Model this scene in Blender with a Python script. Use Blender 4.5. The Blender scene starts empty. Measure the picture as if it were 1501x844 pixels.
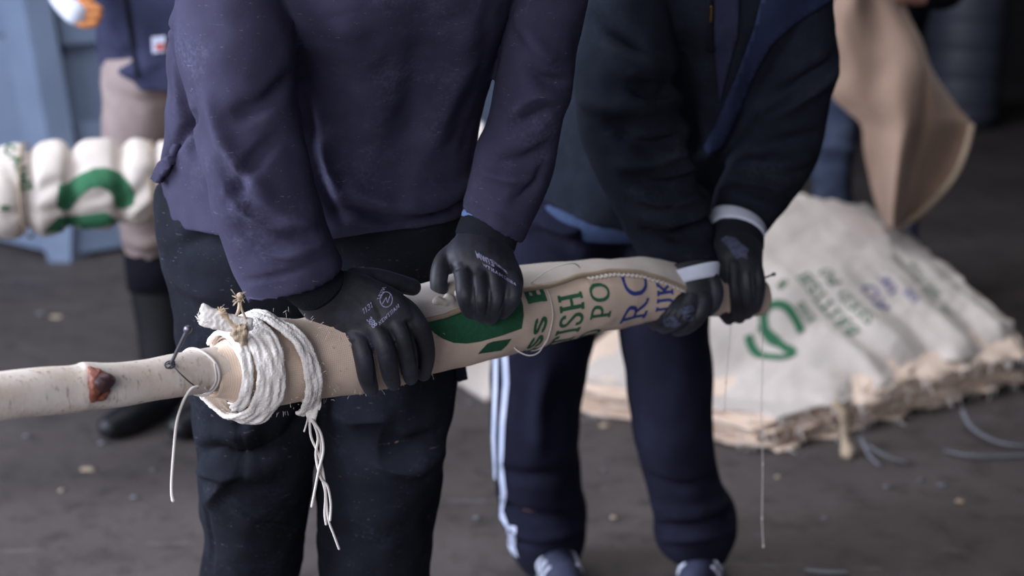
import bpy, bmesh, math, random
import numpy as np
from mathutils import Vector, Matrix, noise
from mathutils.bvhtree import BVHTree
random.seed(7)
SC = bpy.context.scene
COL = SC.collection
PI = math.pi
V = Vector

# ------------------------------------------------------------------ camera, world, light, exposure
F = 2085.0
PITCH = math.radians(15.19)
CAMZ = 1.6
cd = bpy.data.cameras.new('camera'); cam = bpy.data.objects.new('camera', cd); COL.objects.link(cam)
cam.location = (0, 0, CAMZ); cam.rotation_euler = (PI/2 - PITCH, 0, 0)
cd.sensor_width = 36; cd.lens = F*36/1501
cd.dof.use_dof = True; cd.dof.focus_distance = 2.1; cd.dof.aperture_fstop = 2.2
SC.camera = cam
vs = SC.view_settings
vs.view_transform = 'Standard'; vs.look = 'None'; vs.gamma = 1; vs.use_curve_mapping = False
vs.exposure = 1.12
try:
    SC.cycles.use_denoising = True
except Exception:
    pass
world = bpy.data.worlds.new('world'); SC.world = world; world.use_nodes = True
bg = world.node_tree.nodes['Background']
bg.inputs[0].default_value = (0.72, 0.78, 1.0, 1); bg.inputs[1].default_value = 0.16

def area_light(name, loc, target, sx, sy, power, col):
    l = bpy.data.lights.new(name, 'AREA'); l.shape = 'RECTANGLE'; l.size = sx; l.size_y = sy
    l.energy = power; l.color = col
    o = bpy.data.objects.new(name, l); COL.objects.link(o); o.location = loc
    o.rotation_euler = (V(target)-V(loc)).to_track_quat('-Z', 'Y').to_euler()
    return o
area_light('doorway_daylight', (-4.6, 1.4, 2.8), (-0.3, 3.0, 0.7), 3.4, 3.0, 260, (0.80, 0.86, 1.0))
area_light('roof_light_daylight', (0.1, 4.0, 4.8), (0.5, 3.8, 0.0), 2.6, 2.6, 60, (0.92, 0.94, 1.0))
area_light('front_fill', (-2.2, -3.2, 2.8), (0.1, 2.4, 0.8), 3.0, 2.4, 76, (0.95, 0.95, 1.0))  # soft fill added behind camera-left to brighten sacks and pole from the front

# ------------------------------------------------------------------ pixel helpers (only to read places off the photo)
O = V((0, 0, CAMZ)); FW = V((0, math.cos(PITCH), -math.sin(PITCH))); UP = V((0, math.sin(PITCH), math.cos(PITCH)))
def ray(px, py): return V((1, 0, 0))*((px-750.5)/F) - UP*((py-422)/F) + FW
def P(px, py, y):
    d = ray(px, py); return O + d*(y/d.y)
def onz(px, py, z):
    d = ray(px, py); return O + d*((z-CAMZ)/d.z)
def scl(p): return F/((p-O).dot(FW))

# ------------------------------------------------------------------ scene helpers
def tag(o, label=None, cat=None, group=None, kind=None):
    if label: o['label'] = label
    if cat: o['category'] = cat
    if group: o['group'] = group
    if kind: o['kind'] = kind
    return o
class MB:
    def __init__(s): s.v = []; s.f = []; s.mi = []; s.cur = 0; s.uv = {}
    def add(s, vs_, fs): 
        n = len(s.v); s.v += [tuple(v) for v in vs_]
        for f in fs: s.f.append(tuple(i+n for i in f)); s.mi.append(s.cur)
        return n
    def box(s, c, d, rot=None):
        c = V(c); vs_ = []
        for i in range(8):
            p = V(((i & 1)-.5, ((i >> 1) & 1)-.5, ((i >> 2) & 1)-.5)); p = V((p.x*d[0], p.y*d[1], p.z*d[2]))
            if rot: p = rot @ p
            vs_.append(c+p)
        s.add(vs_, [(0,2,3,1),(4,5,7,6),(0,1,5,4),(2,6,7,3),(0,4,6,2),(1,3,7,5)])
    def mesh(s, name='m'):
        me = bpy.data.meshes.new(name); me.from_pydata(s.v, [], s.f); me.update()
        return me
def link(name, me, mats, parent=None, smooth=True, loc=None):
    o = bpy.data.objects.new(name, me); COL.objects.link(o)
    if not isinstance(mats, (list, tuple)): mats = [mats]
    me.materials.clear()
    for m in mats: me.materials.append(m)
    if smooth: me.shade_smooth()
    if parent: o.parent = parent; o.matrix_parent_inverse = parent.matrix_world.inverted() if False else Matrix()
    return o
def build(name, mb, mats, parent=None, smooth=True, recalc=True):
    me = mb.mesh(name)
    o = link(name, me, mats, parent, smooth)
    for p, i in zip(me.polygons, mb.mi): p.material_index = i
    if recalc:
        bm = bmesh.new(); bm.from_mesh(me); bmesh.ops.recalc_face_normals(bm, faces=bm.faces); bm.to_mesh(me); bm.free()
    if mb.uv:
        ul = me.uv_layers.new(name='UVMap'); 
        for l in me.loops: ul.data[l.index].uv = mb.uv.get(l.vertex_index, (0, 0))
    return o
def empty(name, loc=(0,0,0)):
    o = bpy.data.objects.new(name, None); COL.objects.link(o); o.empty_display_size = .1
    return o

def cr(a, b, c, d, t):
    return 0.5*((2*b)+(c-a)*t+(2*a-5*b+4*c-d)*t*t+(3*b-a-3*c+d)*t**3)
def resample(arr, sub):
    arr = [np.asarray(x, float) for x in arr]; n = len(arr); out = []
    for i in range(n-1):
        a = arr[max(i-1, 0)]; b = arr[i]; c = arr[i+1]; d = arr[min(i+2, n-1)]
        for k in range(sub): out.append(cr(a, b, c, d, k/sub))
    out.append(arr[-1]); return out
def X(xl, yl, xr, yr, y, b, pw=2.0):
    y2 = y if not isinstance(y, tuple) else y[1]; y1 = y if not isinstance(y, tuple) else y[0]
    a = P(xl, yl, y1); c = P(xr, yr, y2)
    C = (a+c)/2; S = (c-a)/2
    return (C.x, C.y, C.z, S.x, S.y, S.z, b, pw)
def loft(mb, secs, n=28, sub=5, hem=0, shrink=1.0, capround=False, uv=False, grow=0.0):
    rows = resample(secs, sub)
    m = len(rows); rings = []
    for i, r in enumerate(rows):
        C = V(r[:3]); S = V(r[3:6]); b = r[6]; pw = r[7]
        T = V(rows[min(i+1, m-1)][:3]) - V(rows[max(i-1, 0)][:3])
        a = S.length; Sn = S/a
        D = T.cross(Sn); D.normalize()
        if D.y > 0: D = -D
        rings.append((C, Sn, D, a*shrink+grow, b*shrink+grow, pw, T.normalized()))
    if hem:
        C, Sn, D, a, b, pw, T = rings[-1]
        for ds, k in ((0.005, .975), (0.004, .88), (-hem*.5, .80), (-hem, .76)):
            rings.append((C+T*ds, Sn, D, a*k, b*k, pw, T))
    base = len(mb.v)
    for C, Sn, D, a, b, pw, T in rings:
        for k in range(n):
            th = 2*PI*k/n; c, s_ = math.cos(th), math.sin(th)
            e = 2.0/pw
            x = math.copysign(abs(c)**e, c); y = math.copysign(abs(s_)**e, s_)
            mb.v.append(tuple(C + Sn*(a*x) + D*(b*y)))
    for i in range(len(rings)-1):
        for k in range(n):
            k2 = (k+1) % n
            mb.f.append((base+i*n+k, base+i*n+k2, base+(i+1)*n+k2, base+(i+1)*n+k)); mb.mi.append(mb.cur)
    mb.f.append(tuple(base+k for k in range(n))); mb.mi.append(mb.cur)
    e0 = base+(len(rings)-1)*n
    mb.f.append(tuple(e0+k for k in reversed(range(n)))); mb.mi.append(mb.cur)
    return rings
def tube(mb, pts, rs, n=10, sub=3, flat=None, cap=True):
    """round tube through world points with rounded ends"""
    if not isinstance(rs, (list, tuple)): rs = [rs]*len(pts)
    rows = resample([list(p)+[r] for p, r in zip(pts, rs)], sub) if sub > 1 else [np.array(list(p)+[r]) for p, r in zip(pts, rs)]
    m = len(rows); ctr = [V(r[:3]) for r in rows]; rad = [float(r[3]) for r in rows]
    tan = [(ctr[min(i+1, m-1)]-ctr[max(i-1, 0)]).normalized() for i in range(m)]
    ref = tan[0].orthogonal().normalized() if flat is None else V(flat)
    rings = []
    nrm = (ref - tan[0]*ref.dot(tan[0])).normalized()
    if cap:
        for a in (75, 45, 20):
            a = math.radians(a); rings.append((ctr[0]-tan[0]*rad[0]*math.sin(a), nrm, tan[0], rad[0]*math.cos(a)))
    for i in range(m):
        nrm = (nrm - tan[i]*nrm.dot(tan[i])).normalized()
        rings.append((ctr[i], nrm, tan[i], rad[i]))
    if cap:
        for a in (20, 45, 75):
            a = math.radians(a); rings.append((ctr[-1]+tan[-1]*rad[-1]*math.sin(a), nrm, tan[-1], rad[-1]*math.cos(a)))
    base = len(mb.v)
    for c, nn, t, r in rings:
        bn = t.cross(nn)
        for k in range(n):
            th = 2*PI*k/n; mb.v.append(tuple(c+nn*(r*math.cos(th))+bn*(r*math.sin(th))))
    for i in range(len(rings)-1):
        for k in range(n):
            k2 = (k+1) % n
            mb.f.append((base+i*n+k, base+i*n+k2, base+(i+1)*n+k2, base+(i+1)*n+k)); mb.mi.append(mb.cur)
    mb.f.append(tuple(base+k for k in range(n))); mb.mi.append(mb.cur)
    e0 = base+(len(rings)-1)*n
    mb.f.append(tuple(e0+k for k in reversed(range(n)))); mb.mi.append(mb.cur)
def ball(mb, c, r, s=(1, 1, 1), nu=20, nv=12):
    c = V(c); base = len(mb.v)
    for i in range(1, nv):
        ph = PI*i/nv
        for k in range(nu):
            th = 2*PI*k/nu
            mb.v.append((c.x+r*s[0]*math.sin(ph)*math.cos(th), c.y+r*s[1]*math.sin(ph)*math.sin(th), c.z+r*s[2]*math.cos(ph)))
    for i in range(nv-2):
        for k in range(nu):
            k2 = (k+1) % nu; mb.f.append((base+i*nu+k, base+i*nu+k2, base+(i+1)*nu+k2, base+(i+1)*nu+k)); mb.mi.append(mb.cur)
    mb.f.append(tuple(base+k for k in reversed(range(nu)))); mb.mi.append(mb.cur)
    e0 = base+(nv-2)*nu; mb.f.append(tuple(e0+k for k in range(nu))); mb.mi.append(mb.cur)

def remesh(mb, voxel, smooth=2, name='m'):
    me = mb.mesh('tmp')
    bm = bmesh.new(); bm.from_mesh(me); bmesh.ops.recalc_face_normals(bm, faces=bm.faces); bm.to_mesh(me); bm.free()
    o = bpy.data.objects.new('tmp', me); COL.objects.link(o)
    md = o.modifiers.new('r', 'REMESH'); md.mode = 'VOXEL'; md.voxel_size = voxel
    dg = bpy.context.evaluated_depsgraph_get(); dg.update()
    out = bpy.data.meshes.new_from_object(o.evaluated_get(dg))
    bpy.data.objects.remove(o); bpy.data.meshes.remove(me)
    out.name = name
    co = getco(out); e = np.empty(len(out.edges)*2, np.int32); out.edges.foreach_get('vertices', e); e = e.reshape(-1, 2)
    deg = np.bincount(e.ravel(), minlength=len(co)).astype(float)[:, None]; deg[deg == 0] = 1
    for _ in range(smooth):
        acc = np.zeros_like(co)
        for ax in range(3):
            acc[:, ax] = np.bincount(e[:, 0], co[e[:, 1], ax], len(co)) + np.bincount(e[:, 1], co[e[:, 0], ax], len(co))
        co = co*.4 + (acc/deg)*.6
    setco(out, co)
    return out
def getco(me):
    co = np.empty(len(me.vertices)*3, np.float64); me.vertices.foreach_get('co', co); return co.reshape(-1, 3)
def setco(me, co): me.vertices.foreach_set('co', co.ravel()); me.update()
def getno(me):
    no = np.empty(len(me.vertices)*3, np.float64); me.vertices.foreach_get('normal', no); return no.reshape(-1, 3)
def bvh(me): return BVHTree.FromPolygons([tuple(v.co) for v in me.vertices], [tuple(p.vertices) for p in me.polygons])
def folds(me, lst):
    """raise / sink the cloth along creases"""
    if not lst: return
    t = bvh(me); co = getco(me); no = getno(me); off = np.zeros(len(co))
    for pts, w, amp in lst:
        hits = []
        for q in resample([list(p) for p in pts], 4):
            h = t.ray_cast(O, ray(q[0], q[1]).normalized())
            if h[0] is not None: hits.append(np.array(h[0]))
        if len(hits) < 2: continue
        n = len(hits)-1; best = np.full(len(co), 1e9); tb = np.zeros(len(co))
        for i in range(n):
            a, b = hits[i], hits[i+1]; ab = b-a; L = ab.dot(ab)+1e-12
            u = np.clip(((co-a)@ab)/L, 0, 1); d = np.linalg.norm(co-(a+u[:, None]*ab), axis=1)
            mk = d < best; best[mk] = d[mk]; tb[mk] = (i+u[mk])/n
        off += amp*np.exp(-(best/w)**2)*np.clip(np.sin(PI*(tb*.9+.05)), 0, 1)**.7
    setco(me, co+no*off[:, None])
def rumple(me, freq, amp, seed=0, stretch=(1, 1, 1), ridged=False):
    co = getco(me); no = getno(me); out = np.empty(len(co))
    sx, sy, sz = stretch
    for i, c in enumerate(co):
        v = noise.noise(V((c[0]*freq*sx+seed, c[1]*freq*sy, c[2]*freq*sz)))
        out[i] = (1-2*abs(v)) if ridged else v
    setco(me, co+no*(out*amp)[:, None])

# ------------------------------------------------------------------ materials
def nodes(name):
    m = bpy.data.materials.new(name); m.use_nodes = True; nt = m.node_tree
    return m, nt, nt.nodes['Principled BSDF']
def N(nt, t, **kw):
    n = nt.nodes.new(t)
    for k, v in kw.items():
        if k in n.inputs: n.inputs[k].default_value = v
        else: setattr(n, k, v)
    return n
def lin(c): return tuple(((x/255)/12.92 if x/255 <= .04045 else ((x/255+.055)/1.055)**2.4) for x in c)
def mixcol(nt, fac, a, b):
    m = nt.nodes.new('ShaderNodeMix'); m.data_type = 'RGBA'
    if isinstance(fac, float): m.inputs[0].default_value = fac
    else: nt.links.new(fac, m.inputs[0])
    for i, c in ((6, a), (7, b)):
        if isinstance(c, tuple): m.inputs[i].default_value = (*c, 1)
        else: nt.links.new(c, m.inputs[i])
    return m.outputs[2]
def ramp(nt, src, lo, hi):
    r = nt.nodes.new('ShaderNodeMapRange'); r.inputs[1].default_value = lo; r.inputs[2].default_value = hi
    nt.links.new(src, r.inputs[0]); return r.outputs[0]
def coords(nt, scale=(1, 1, 1), rot=(0, 0, 0), kind='Object'):
    tc = nt.nodes.new('ShaderNodeTexCoord'); mp = nt.nodes.new('ShaderNodeMapping')
    mp.inputs['Scale'].default_value = scale; mp.inputs['Rotation'].default_value = rot
    nt.links.new(tc.outputs[kind], mp.inputs[0]); return mp.outputs[0]
def ntex(nt, co, scale, detail=3, rough=.5):
    n = N(nt, 'ShaderNodeTexNoise', Scale=scale, Detail=detail, Roughness=rough); nt.links.new(co, n.inputs['Vector']); return n.outputs[0]
def bump(nt, b, h, strength, dist):
    n = N(nt, 'ShaderNodeBump', Strength=strength, Distance=dist); nt.links.new(h, n.inputs['Height']); nt.links.new(n.outputs[0], b.inputs['Normal'])
def cloth(name, c1, c2, dust=0.0, dustcol=(150, 150, 170), fine=900, sheen=.25, rough=.95, lint=0.0, patch=6, fstr=.35):
    m, nt, b = nodes(name); co = coords(nt)
    col = mixcol(nt, ramp(nt, ntex(nt, co, patch, 4, .6), .35, .65), lin(c1), lin(c2))
    if dust:
        d1 = ramp(nt, ntex(nt, co, 9, 6, .7), .52, .72); d2 = ntex(nt, co, 160, 3, .7)
        mm = N(nt, 'ShaderNodeMath', operation='MULTIPLY'); nt.links.new(d1, mm.inputs[0]); nt.links.new(ramp(nt, d2, .4, .7), mm.inputs[1])
        m2 = N(nt, 'ShaderNodeMath', operation='MULTIPLY'); nt.links.new(mm.outputs[0], m2.inputs[0]); m2.inputs[1].default_value = dust
        col = mixcol(nt, m2.outputs[0], col, lin(dustcol))
    if lint:
        tot = None
        for k, rt in enumerate(((0, 0.5, 0.3), (0.4, -0.6, 1.1), (1.2, 0.2, -.5))):
            cc = coords(nt, (60, 60, 420), rt)
            vo = N(nt, 'ShaderNodeTexNoise', Scale=1.0+.13*k, Detail=1.0, Distortion=1.5); nt.links.new(cc, vo.inputs['Vector'])
            r = ramp(nt, vo.outputs[0], .765, .80)
            if tot is None: tot = r
            else:
                ad = N(nt, 'ShaderNodeMath', operation='MAXIMUM'); nt.links.new(tot, ad.inputs[0]); nt.links.new(r, ad.inputs[1]); tot = ad.outputs[0]
        ml = N(nt, 'ShaderNodeMath', operation='MULTIPLY'); nt.links.new(tot, ml.inputs[0]); ml.inputs[1].default_value = lint
        col = mixcol(nt, ml.outputs[0], col, lin((170, 165, 175)))
    nt.links.new(col, b.inputs['Base Color'])
    b.inputs['Roughness'].default_value = rough; b.inputs['Sheen Weight'].default_value = sheen; b.inputs['Sheen Roughness'].default_value = .4
    b.inputs['Sheen Tint'].default_value = (*lin(c2), 1)
    b.inputs['Specular IOR Level'].default_value = .15
    bump(nt, b, ntex(nt, co, fine, 2), fstr, .002)
    return m
def hessian(name, c1, c2, uvscale=None, rough=1.0, weave=640):
    m, nt, b = nodes(name); co = coords(nt)
    base = mixcol(nt, ramp(nt, ntex(nt, co, 5, 5, .65), .3, .7), lin(c1), lin(c2))
    kind = coords(nt, kind='UV') if uvscale else co
    w = []
    for ax in ('X', 'Y') if uvscale else ('X', 'Z'):
        wv = N(nt, 'ShaderNodeTexWave', Scale=weave/6.28*1.0, Distortion=.6, Detail=1.0); wv.bands_direction = ax
        wv.inputs['Detail Scale'].default_value = 3
        nt.links.new(kind, wv.inputs['Vector']); w.append(wv.outputs[0])
    mm = N(nt, 'ShaderNodeMath', operation='ADD'); nt.links.new(w[0], mm.inputs[0]); nt.links.new(w[1], mm.inputs[1])
    fn = ntex(nt, co, 700, 2, .6)
    ad = N(nt, 'ShaderNodeMath', operation='ADD'); nt.links.new(mm.outputs[0], ad.inputs[0]); nt.links.new(fn, ad.inputs[1])
    fac = ramp(nt, ad.outputs[0], .4, 1.9)
    dark = tuple(x*.85 for x in lin(c2))
    col = mixcol(nt, fac, dark, base)
    nt.links.new(col, b.inputs['Base Color']); b.inputs['Roughness'].default_value = rough
    b.inputs['Specular IOR Level'].default_value = .1; b.inputs['Sheen Weight'].default_value = .15
    bump(nt, b, ad.outputs[0], .22, .001)
    return m
def plain(name, c, rough=.6, metal=0, spec=.5, var=.12, vs_=8, bmp=0, bs=60, c2=None, coat=0):
    m, nt, b = nodes(name); co = coords(nt)
    l = lin(c); d = lin(c2) if c2 else tuple(x*(1-var*2) for x in l)
    nt.links.new(mixcol(nt, ramp(nt, ntex(nt, co, vs_, 5, .6), .3, .7), d, l), b.inputs['Base Color'])
    b.inputs['Roughness'].default_value = rough; b.inputs['Metallic'].default_value = metal; b.inputs['Specular IOR Level'].default_value = spec
    if coat: b.inputs['Coat Weight'].default_value = coat
    if bmp: bump(nt, b, ntex(nt, co, bs, 4), bmp, .003)
    return m
M = {}
M['sweat'] = cloth('sweatshirt_fleece', (64, 62, 84), (52, 50, 70), dust=.22, dustcol=(140, 145, 175), lint=.4)
M['work'] = cloth('work_trouser_cotton', (30, 33, 42), (19, 21, 28), dust=.3, dustcol=(80, 90, 110), lint=.35, sheen=.1, fine=600)
M['fleece'] = cloth('dark_fleece', (33, 38, 49), (26, 30, 39), dust=.08, lint=.1, fine=350, fstr=.8)
M['track'] = cloth('track_cotton', (30, 31, 48), (22, 23, 37), lint=.05, sheen=.1)
M['stripe'] = cloth('white_stripe', (205, 210, 230), (180, 190, 215))
M['lapel'] = cloth('blue_lining', (46, 54, 82), (38, 45, 72))
M['shirt'] = cloth('pale_blue_shirt', (70, 84, 116), (56, 70, 98))
M['hoodie'] = cloth('navy_hoodie', (52, 54, 78), (44, 46, 68), dust=.1)
M['beige'] = cloth('beige_cotton', (150, 135, 132), (128, 114, 112))
M['jeans'] = cloth('denim', (74, 82, 102), (46, 54, 74), dust=.2, fine=500, patch=8)
M['black'] = cloth('black_cotton', (24, 25, 34), (17, 18, 26))
M['skin'] = plain('skin', (205, 150, 135), .5, var=.05)
M['hair'] = plain('hair', (60, 48, 40), .8)
M['boot'] = plain('rubber', (18, 19, 25), .5)
M['shoe'] = plain('grey_shoe', (60, 64, 88), .7, c2=(38, 40, 62), vs_=25)
M['sole'] = plain('sole', (120, 122, 130), .8)
M['cuffw'] = cloth('white_knit', (215, 220, 235), (190, 195, 212))
M['cuffb'] = cloth('blue_edging', (110, 130, 175), (95, 115, 160))
M['hess'] = hessian('pale_hessian', (238, 214, 194), (222, 198, 178), uvscale=1)
M['hessw'] = hessian('white_hessian', (216, 206, 198), (198, 187, 179), uvscale=1)
M['hesso'] = hessian('hessian_edge', (190, 172, 150), (160, 140, 118))
M['hessb'] = hessian('brown_hessian', (172, 146, 128), (150, 124, 108))
M['strip'] = hessian('white_strip_cloth', (250, 246, 242), (238, 230, 222), weave=900)
M['thread'] = plain('thread', (228, 220, 214), .9, var=.08)
M['jute'] = plain('jute_tuft', (214, 190, 164), .9, var=.2, vs_=60)
M['green'] = plain('green_print', (62, 114, 84), .9, spec=.1, var=.12, vs_=120)
M['greend'] = plain('dark_green_print', (50, 98, 72), .9, spec=.1, var=.12, vs_=120)
M['blue'] = plain('blue_print', (66, 84, 158), .9, spec=.1, var=.15, vs_=120)
M['gprint'] = plain('white_glove_print', (170, 172, 205), .8, spec=.2, var=.35, vs_=260)
M['gfaded'] = plain('faded_glove_dust', (92, 98, 122), .9, spec=.1, var=.3, vs_=90)
M['skip'] = plain('blue_paint', (122, 136, 160), .5, spec=.3, c2=(108, 122, 146), vs_=3)
M['skipd'] = plain('blue_paint_shade', (98, 120, 158), .5, spec=.3, c2=(84, 106, 142), vs_=3)
M['nail'] = plain('nail_steel', (130, 130, 140), .4, metal=.8)
M['wire'] = plain('dark_wire', (60, 60, 68), .5, metal=.7)
M['strap'] = plain('plastic_strip', (104, 106, 114), .5)
M['tank'] = plain('dark_tank', (52, 56, 68), .6)
M['orange'] = plain('orange_glove', (215, 140, 85), .6)
def glove_mat():
    m, nt, b = nodes('black_glove_rubber'); co = coords(nt)
    col = mixcol(nt, ramp(nt, ntex(nt, co, 16, 5, .65), .42, .68), lin((25, 25, 30)), lin((50, 51, 62)))
    nt.links.new(col, b.inputs['Base Color']); b.inputs['Roughness'].default_value = .56; b.inputs['Specular IOR Level'].default_value = .45
    b.inputs['Sheen Weight'].default_value = .12; b.inputs['Sheen Tint'].default_value = (.5, .55, .75, 1)
    bump(nt, b, ntex(nt, co, 500, 2), .25, .001); return m
M['glove'] = glove_mat()
M['gcuff'] = cloth('black_knit', (36, 38, 46), (28, 30, 38), fine=500, fstr=.8)
def bark_mat():
    m, nt, b = nodes('pale_bark'); co = coords(nt, (1, 1, 1))
    c1 = mixcol(nt, ramp(nt, ntex(nt, co, 14, 6, .65), .35, .65), lin((236, 226, 216)), lin((214, 198, 182)))
    st = ntex(nt, coords(nt, (160, 160, 28), (0, PI/2, .7)), 1.0, 4, .6)
    c2 = mixcol(nt, ramp(nt, st, .56, .8), c1, lin((128, 112, 98)))
    c3 = mixcol(nt, ramp(nt, ntex(nt, co, 60, 5, .7), .58, .75), c2, lin((225, 222, 220)))
    nt.links.new(c3, b.inputs['Base Color']); b.inputs['Roughness'].default_value = .75
    bump(nt, b, st, .25, .002); return m
M['bark'] = bark_mat()
M['knot'] = plain('brown_bud', (86, 58, 62), .45, c2=(60, 38, 42), vs_=60, bmp=.4, bs=150)
M['knot2'] = plain('red_bark', (150, 92, 70), .55, c2=(105, 52, 46), vs_=70, bmp=.5, bs=150)
def floor_mat():
    m, nt, b = nodes('dirty_concrete'); co = coords(nt)
    c1 = mixcol(nt, ramp(nt, ntex(nt, co, 1.3, 6, .6), .35, .65), lin((86, 79, 78)), lin((66, 60, 59)))
    c2 = mixcol(nt, ramp(nt, ntex(nt, co, 9, 6, .7), .5, .72), c1, lin((52, 47, 46)))
    st = ntex(nt, coords(nt, (2, 14, 1), (0, 0, .5)), 1.0, 6, .75)
    c3 = mixcol(nt, ramp(nt, st, .62, .74), c2, lin((128, 124, 128)))
    sp = ntex(nt, co, 60, 3, .7)
    c4 = mixcol(nt, ramp(nt, sp, .68, .76), c3, lin((135, 125, 118)))
    nt.links.new(c4, b.inputs['Base Color']); b.inputs['Specular IOR Level'].default_value = .35
    rr = nt.nodes.new('ShaderNodeMapRange'); rr.inputs[1].default_value = .3; rr.inputs[2].default_value = .7; rr.inputs[3].default_value = .55; rr.inputs[4].default_value = .9
    nt.links.new(ntex(nt, co, 2.2, 4), rr.inputs[0]); nt.links.new(rr.outputs[0], b.inputs['Roughness'])
    bump(nt, b, ntex(nt, co, 35, 6, .7), .4, .01); return m
M['floor'] = floor_mat()
M['wall'] = plain('dark_wall', (30, 28, 29), .9, vs_=1.5, bmp=.3, bs=8)
M['ceil'] = plain('dark_roof', (40, 40, 42), .9)

# ------------------------------------------------------------------ decals: strokes and shapes mapped on to a surface
GL = {  # stroke glyphs on a 0..1 high grid: (width, [polylines])
 'I': (.42, [[(.21,0),(.21,1)],[(.05,.03),(.37,.03)],[(.05,.97),(.37,.97)]]),
 'T': (.8, [[(.4,0),(.4,1)],[(.02,.95),(.78,.95)],[(.22,.03),(.58,.03)],[(.05,.95),(.05,.75)],[(.75,.95),(.75,.75)]]),
 'H': (.9, [[(.2,0),(.2,1)],[(.7,0),(.7,1)],[(.2,.5),(.7,.5)],[(.04,.03),(.36,.03)],[(.54,.03),(.86,.03)],[(.04,.97),(.36,.97)],[(.54,.97),(.86,.97)]]),
 'S': (.66, [[(.56,.76),(.54,.88),(.4,.96),(.22,.95),(.1,.84),(.12,.68),(.28,.57),(.44,.46),(.57,.34),(.57,.17),(.44,.05),(.24,.04),(.1,.12),(.07,.26)]]),
 'P': (.76, [[(.2,0),(.2,1)],[(.2,.96),(.46,.96),(.62,.86),(.64,.73),(.6,.58),(.44,.48),(.2,.47)],[(.04,.03),(.38,.03)],[(.04,.97),(.2,.97)]]),
 'R': (.86, [[(.2,0),(.2,1)],[(.2,.96),(.46,.96),(.62,.86),(.63,.73),(.58,.58),(.44,.5),(.2,.49)],[(.42,.5),(.6,.16),(.72,.04),(.84,.03)],[(.04,.03),(.38,.03)],[(.04,.97),(.2,.97)]]),
 'O': (.9, [[(.45,.96),(.25,.9),(.11,.7),(.09,.5),(.11,.3),(.25,.1),(.45,.04),(.65,.1),(.79,.3),(.81,.5),(.79,.7),(.65,.9),(.45,.96)]]),
 'D': (.88, [[(.2,0),(.2,1)],[(.06,.96),(.4,.96),(.64,.85),(.76,.62),(.76,.38),(.64,.15),(.4,.04),(.06,.04)]]),
 'E': (.72, [[(.18,0),(.18,1)],[(.03,.96),(.62,.96)],[(.18,.5),(.5,.5)],[(.03,.04),(.64,.04)],[(.62,.96),(.62,.8)],[(.64,.04),(.64,.2)]]),
 'B': (.78, [[(.18,0),(.18,1)],[(.03,.96),(.42,.96),(.57,.86),(.57,.66),(.42,.53),(.18,.52)],[(.42,.53),(.64,.42),(.65,.18),(.48,.05),(.03,.04)]]),
 'A': (.86, [[(.1,0),(.43,1),(.76,0)],[(.22,.34),(.64,.34)],[(0,.03),(.2,.03)],[(.64,.03),(.86,.03)]]),
 'N': (.9, [[(.18,0),(.18,1),(.72,0),(.72,1)],[(.04,.03),(.32,.03)],[(.58,.97),(.86,.97)]]),
 'U': (.86, [[(.18,1),(.18,.3),(.3,.08),(.45,.04),(.6,.08),(.7,.3),(.7,1)],[(.04,.97),(.34,.97)],[(.56,.97),(.84,.97)]]),
 'K': (.86, [[(.2,0),(.2,1)],[(.68,.96),(.2,.42)],[(.34,.58),(.72,.03)],[(.04,.03),(.36,.03)],[(.04,.97),(.36,.97)],[(.56,.97),(.8,.97)],[(.58,.03),(.84,.03)]]),
 'C': (.8, [[(.7,.75),(.6,.9),(.42,.96),(.24,.9),(.1,.7),(.08,.5),(.1,.3),(.24,.1),(.42,.04),(.6,.1),(.7,.26)]]),
 'M': (1.05, [[(.16,0),(.2,1),(.52,.2),(.84,1),(.88,0)],[(.02,.03),(.3,.03)],[(.74,.03),(1.0,.03)]]),
 'W': (1.1, [[(.06,1),(.28,0),(.54,.9),(.8,0),(1.02,1)]]),
 'G': (.84, [[(.7,.75),(.6,.9),(.42,.96),(.24,.9),(.1,.7),(.08,.5),(.1,.3),(.24,.1),(.42,.04),(.6,.08),(.7,.2),(.7,.44),(.48,.44)]]),
 '1': (.4, [[(.05,.8),(.22,1),(.22,0)]]), '3': (.62, [[(.08,.85),(.28,.97),(.5,.88),(.5,.62),(.28,.52),(.52,.42),(.54,.14),(.3,.03),(.06,.14)]]),
 '4': (.66, [[(.46,0),(.46,1),(.04,.3),(.62,.3)]]), '8': (.62, [[(.3,.52),(.1,.66),(.1,.86),(.3,.97),(.5,.86),(.5,.66),(.3,.52),(.06,.36),(.08,.12),(.3,.03),(.52,.12),(.54,.36),(.3,.52)]]),
 ' ': (.45, []),
}
def strokes_ribbon(polys, w, step):
    """polylines in metres -> list of quads (4 x 2D)"""
    quads = []
    for pl in polys:
        pts = [V((p[0], p[1])) for p in pl]
        if len(pts) > 4:
            pts = [V((q[0], q[1])) for q in resample([tuple(p) for p in pts], 3)]
        nr = []
        for i in range(len(pts)):
            a = pts[max(i-1, 0)]; b = pts[min(i+1, len(pts)-1)]; t = b-a
            if t.length < 1e-9: t = V((1, 0))
            t.normalize(); nr.append(V((-t.y, t.x)))
        for i in range(len(pts)-1):
            a, b = pts[i], pts[i+1]
            if len(pts) <= 4:
                t = (b-a).normalized(); na = nb = V((-t.y, t.x))
            else: na, nb = nr[i], nr[i+1]
            k = max(1, int((b-a).length/step))
            for j in range(k):
                p = a.lerp(b, j/k); q = a.lerp(b, (j+1)/k); n1 = na.lerp(nb, j/k)*w/2; n2 = na.lerp(nb, (j+1)/k)*w/2
                quads.append((p-n1, q-n2, q+n2, p+n1))
    return quads
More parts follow.
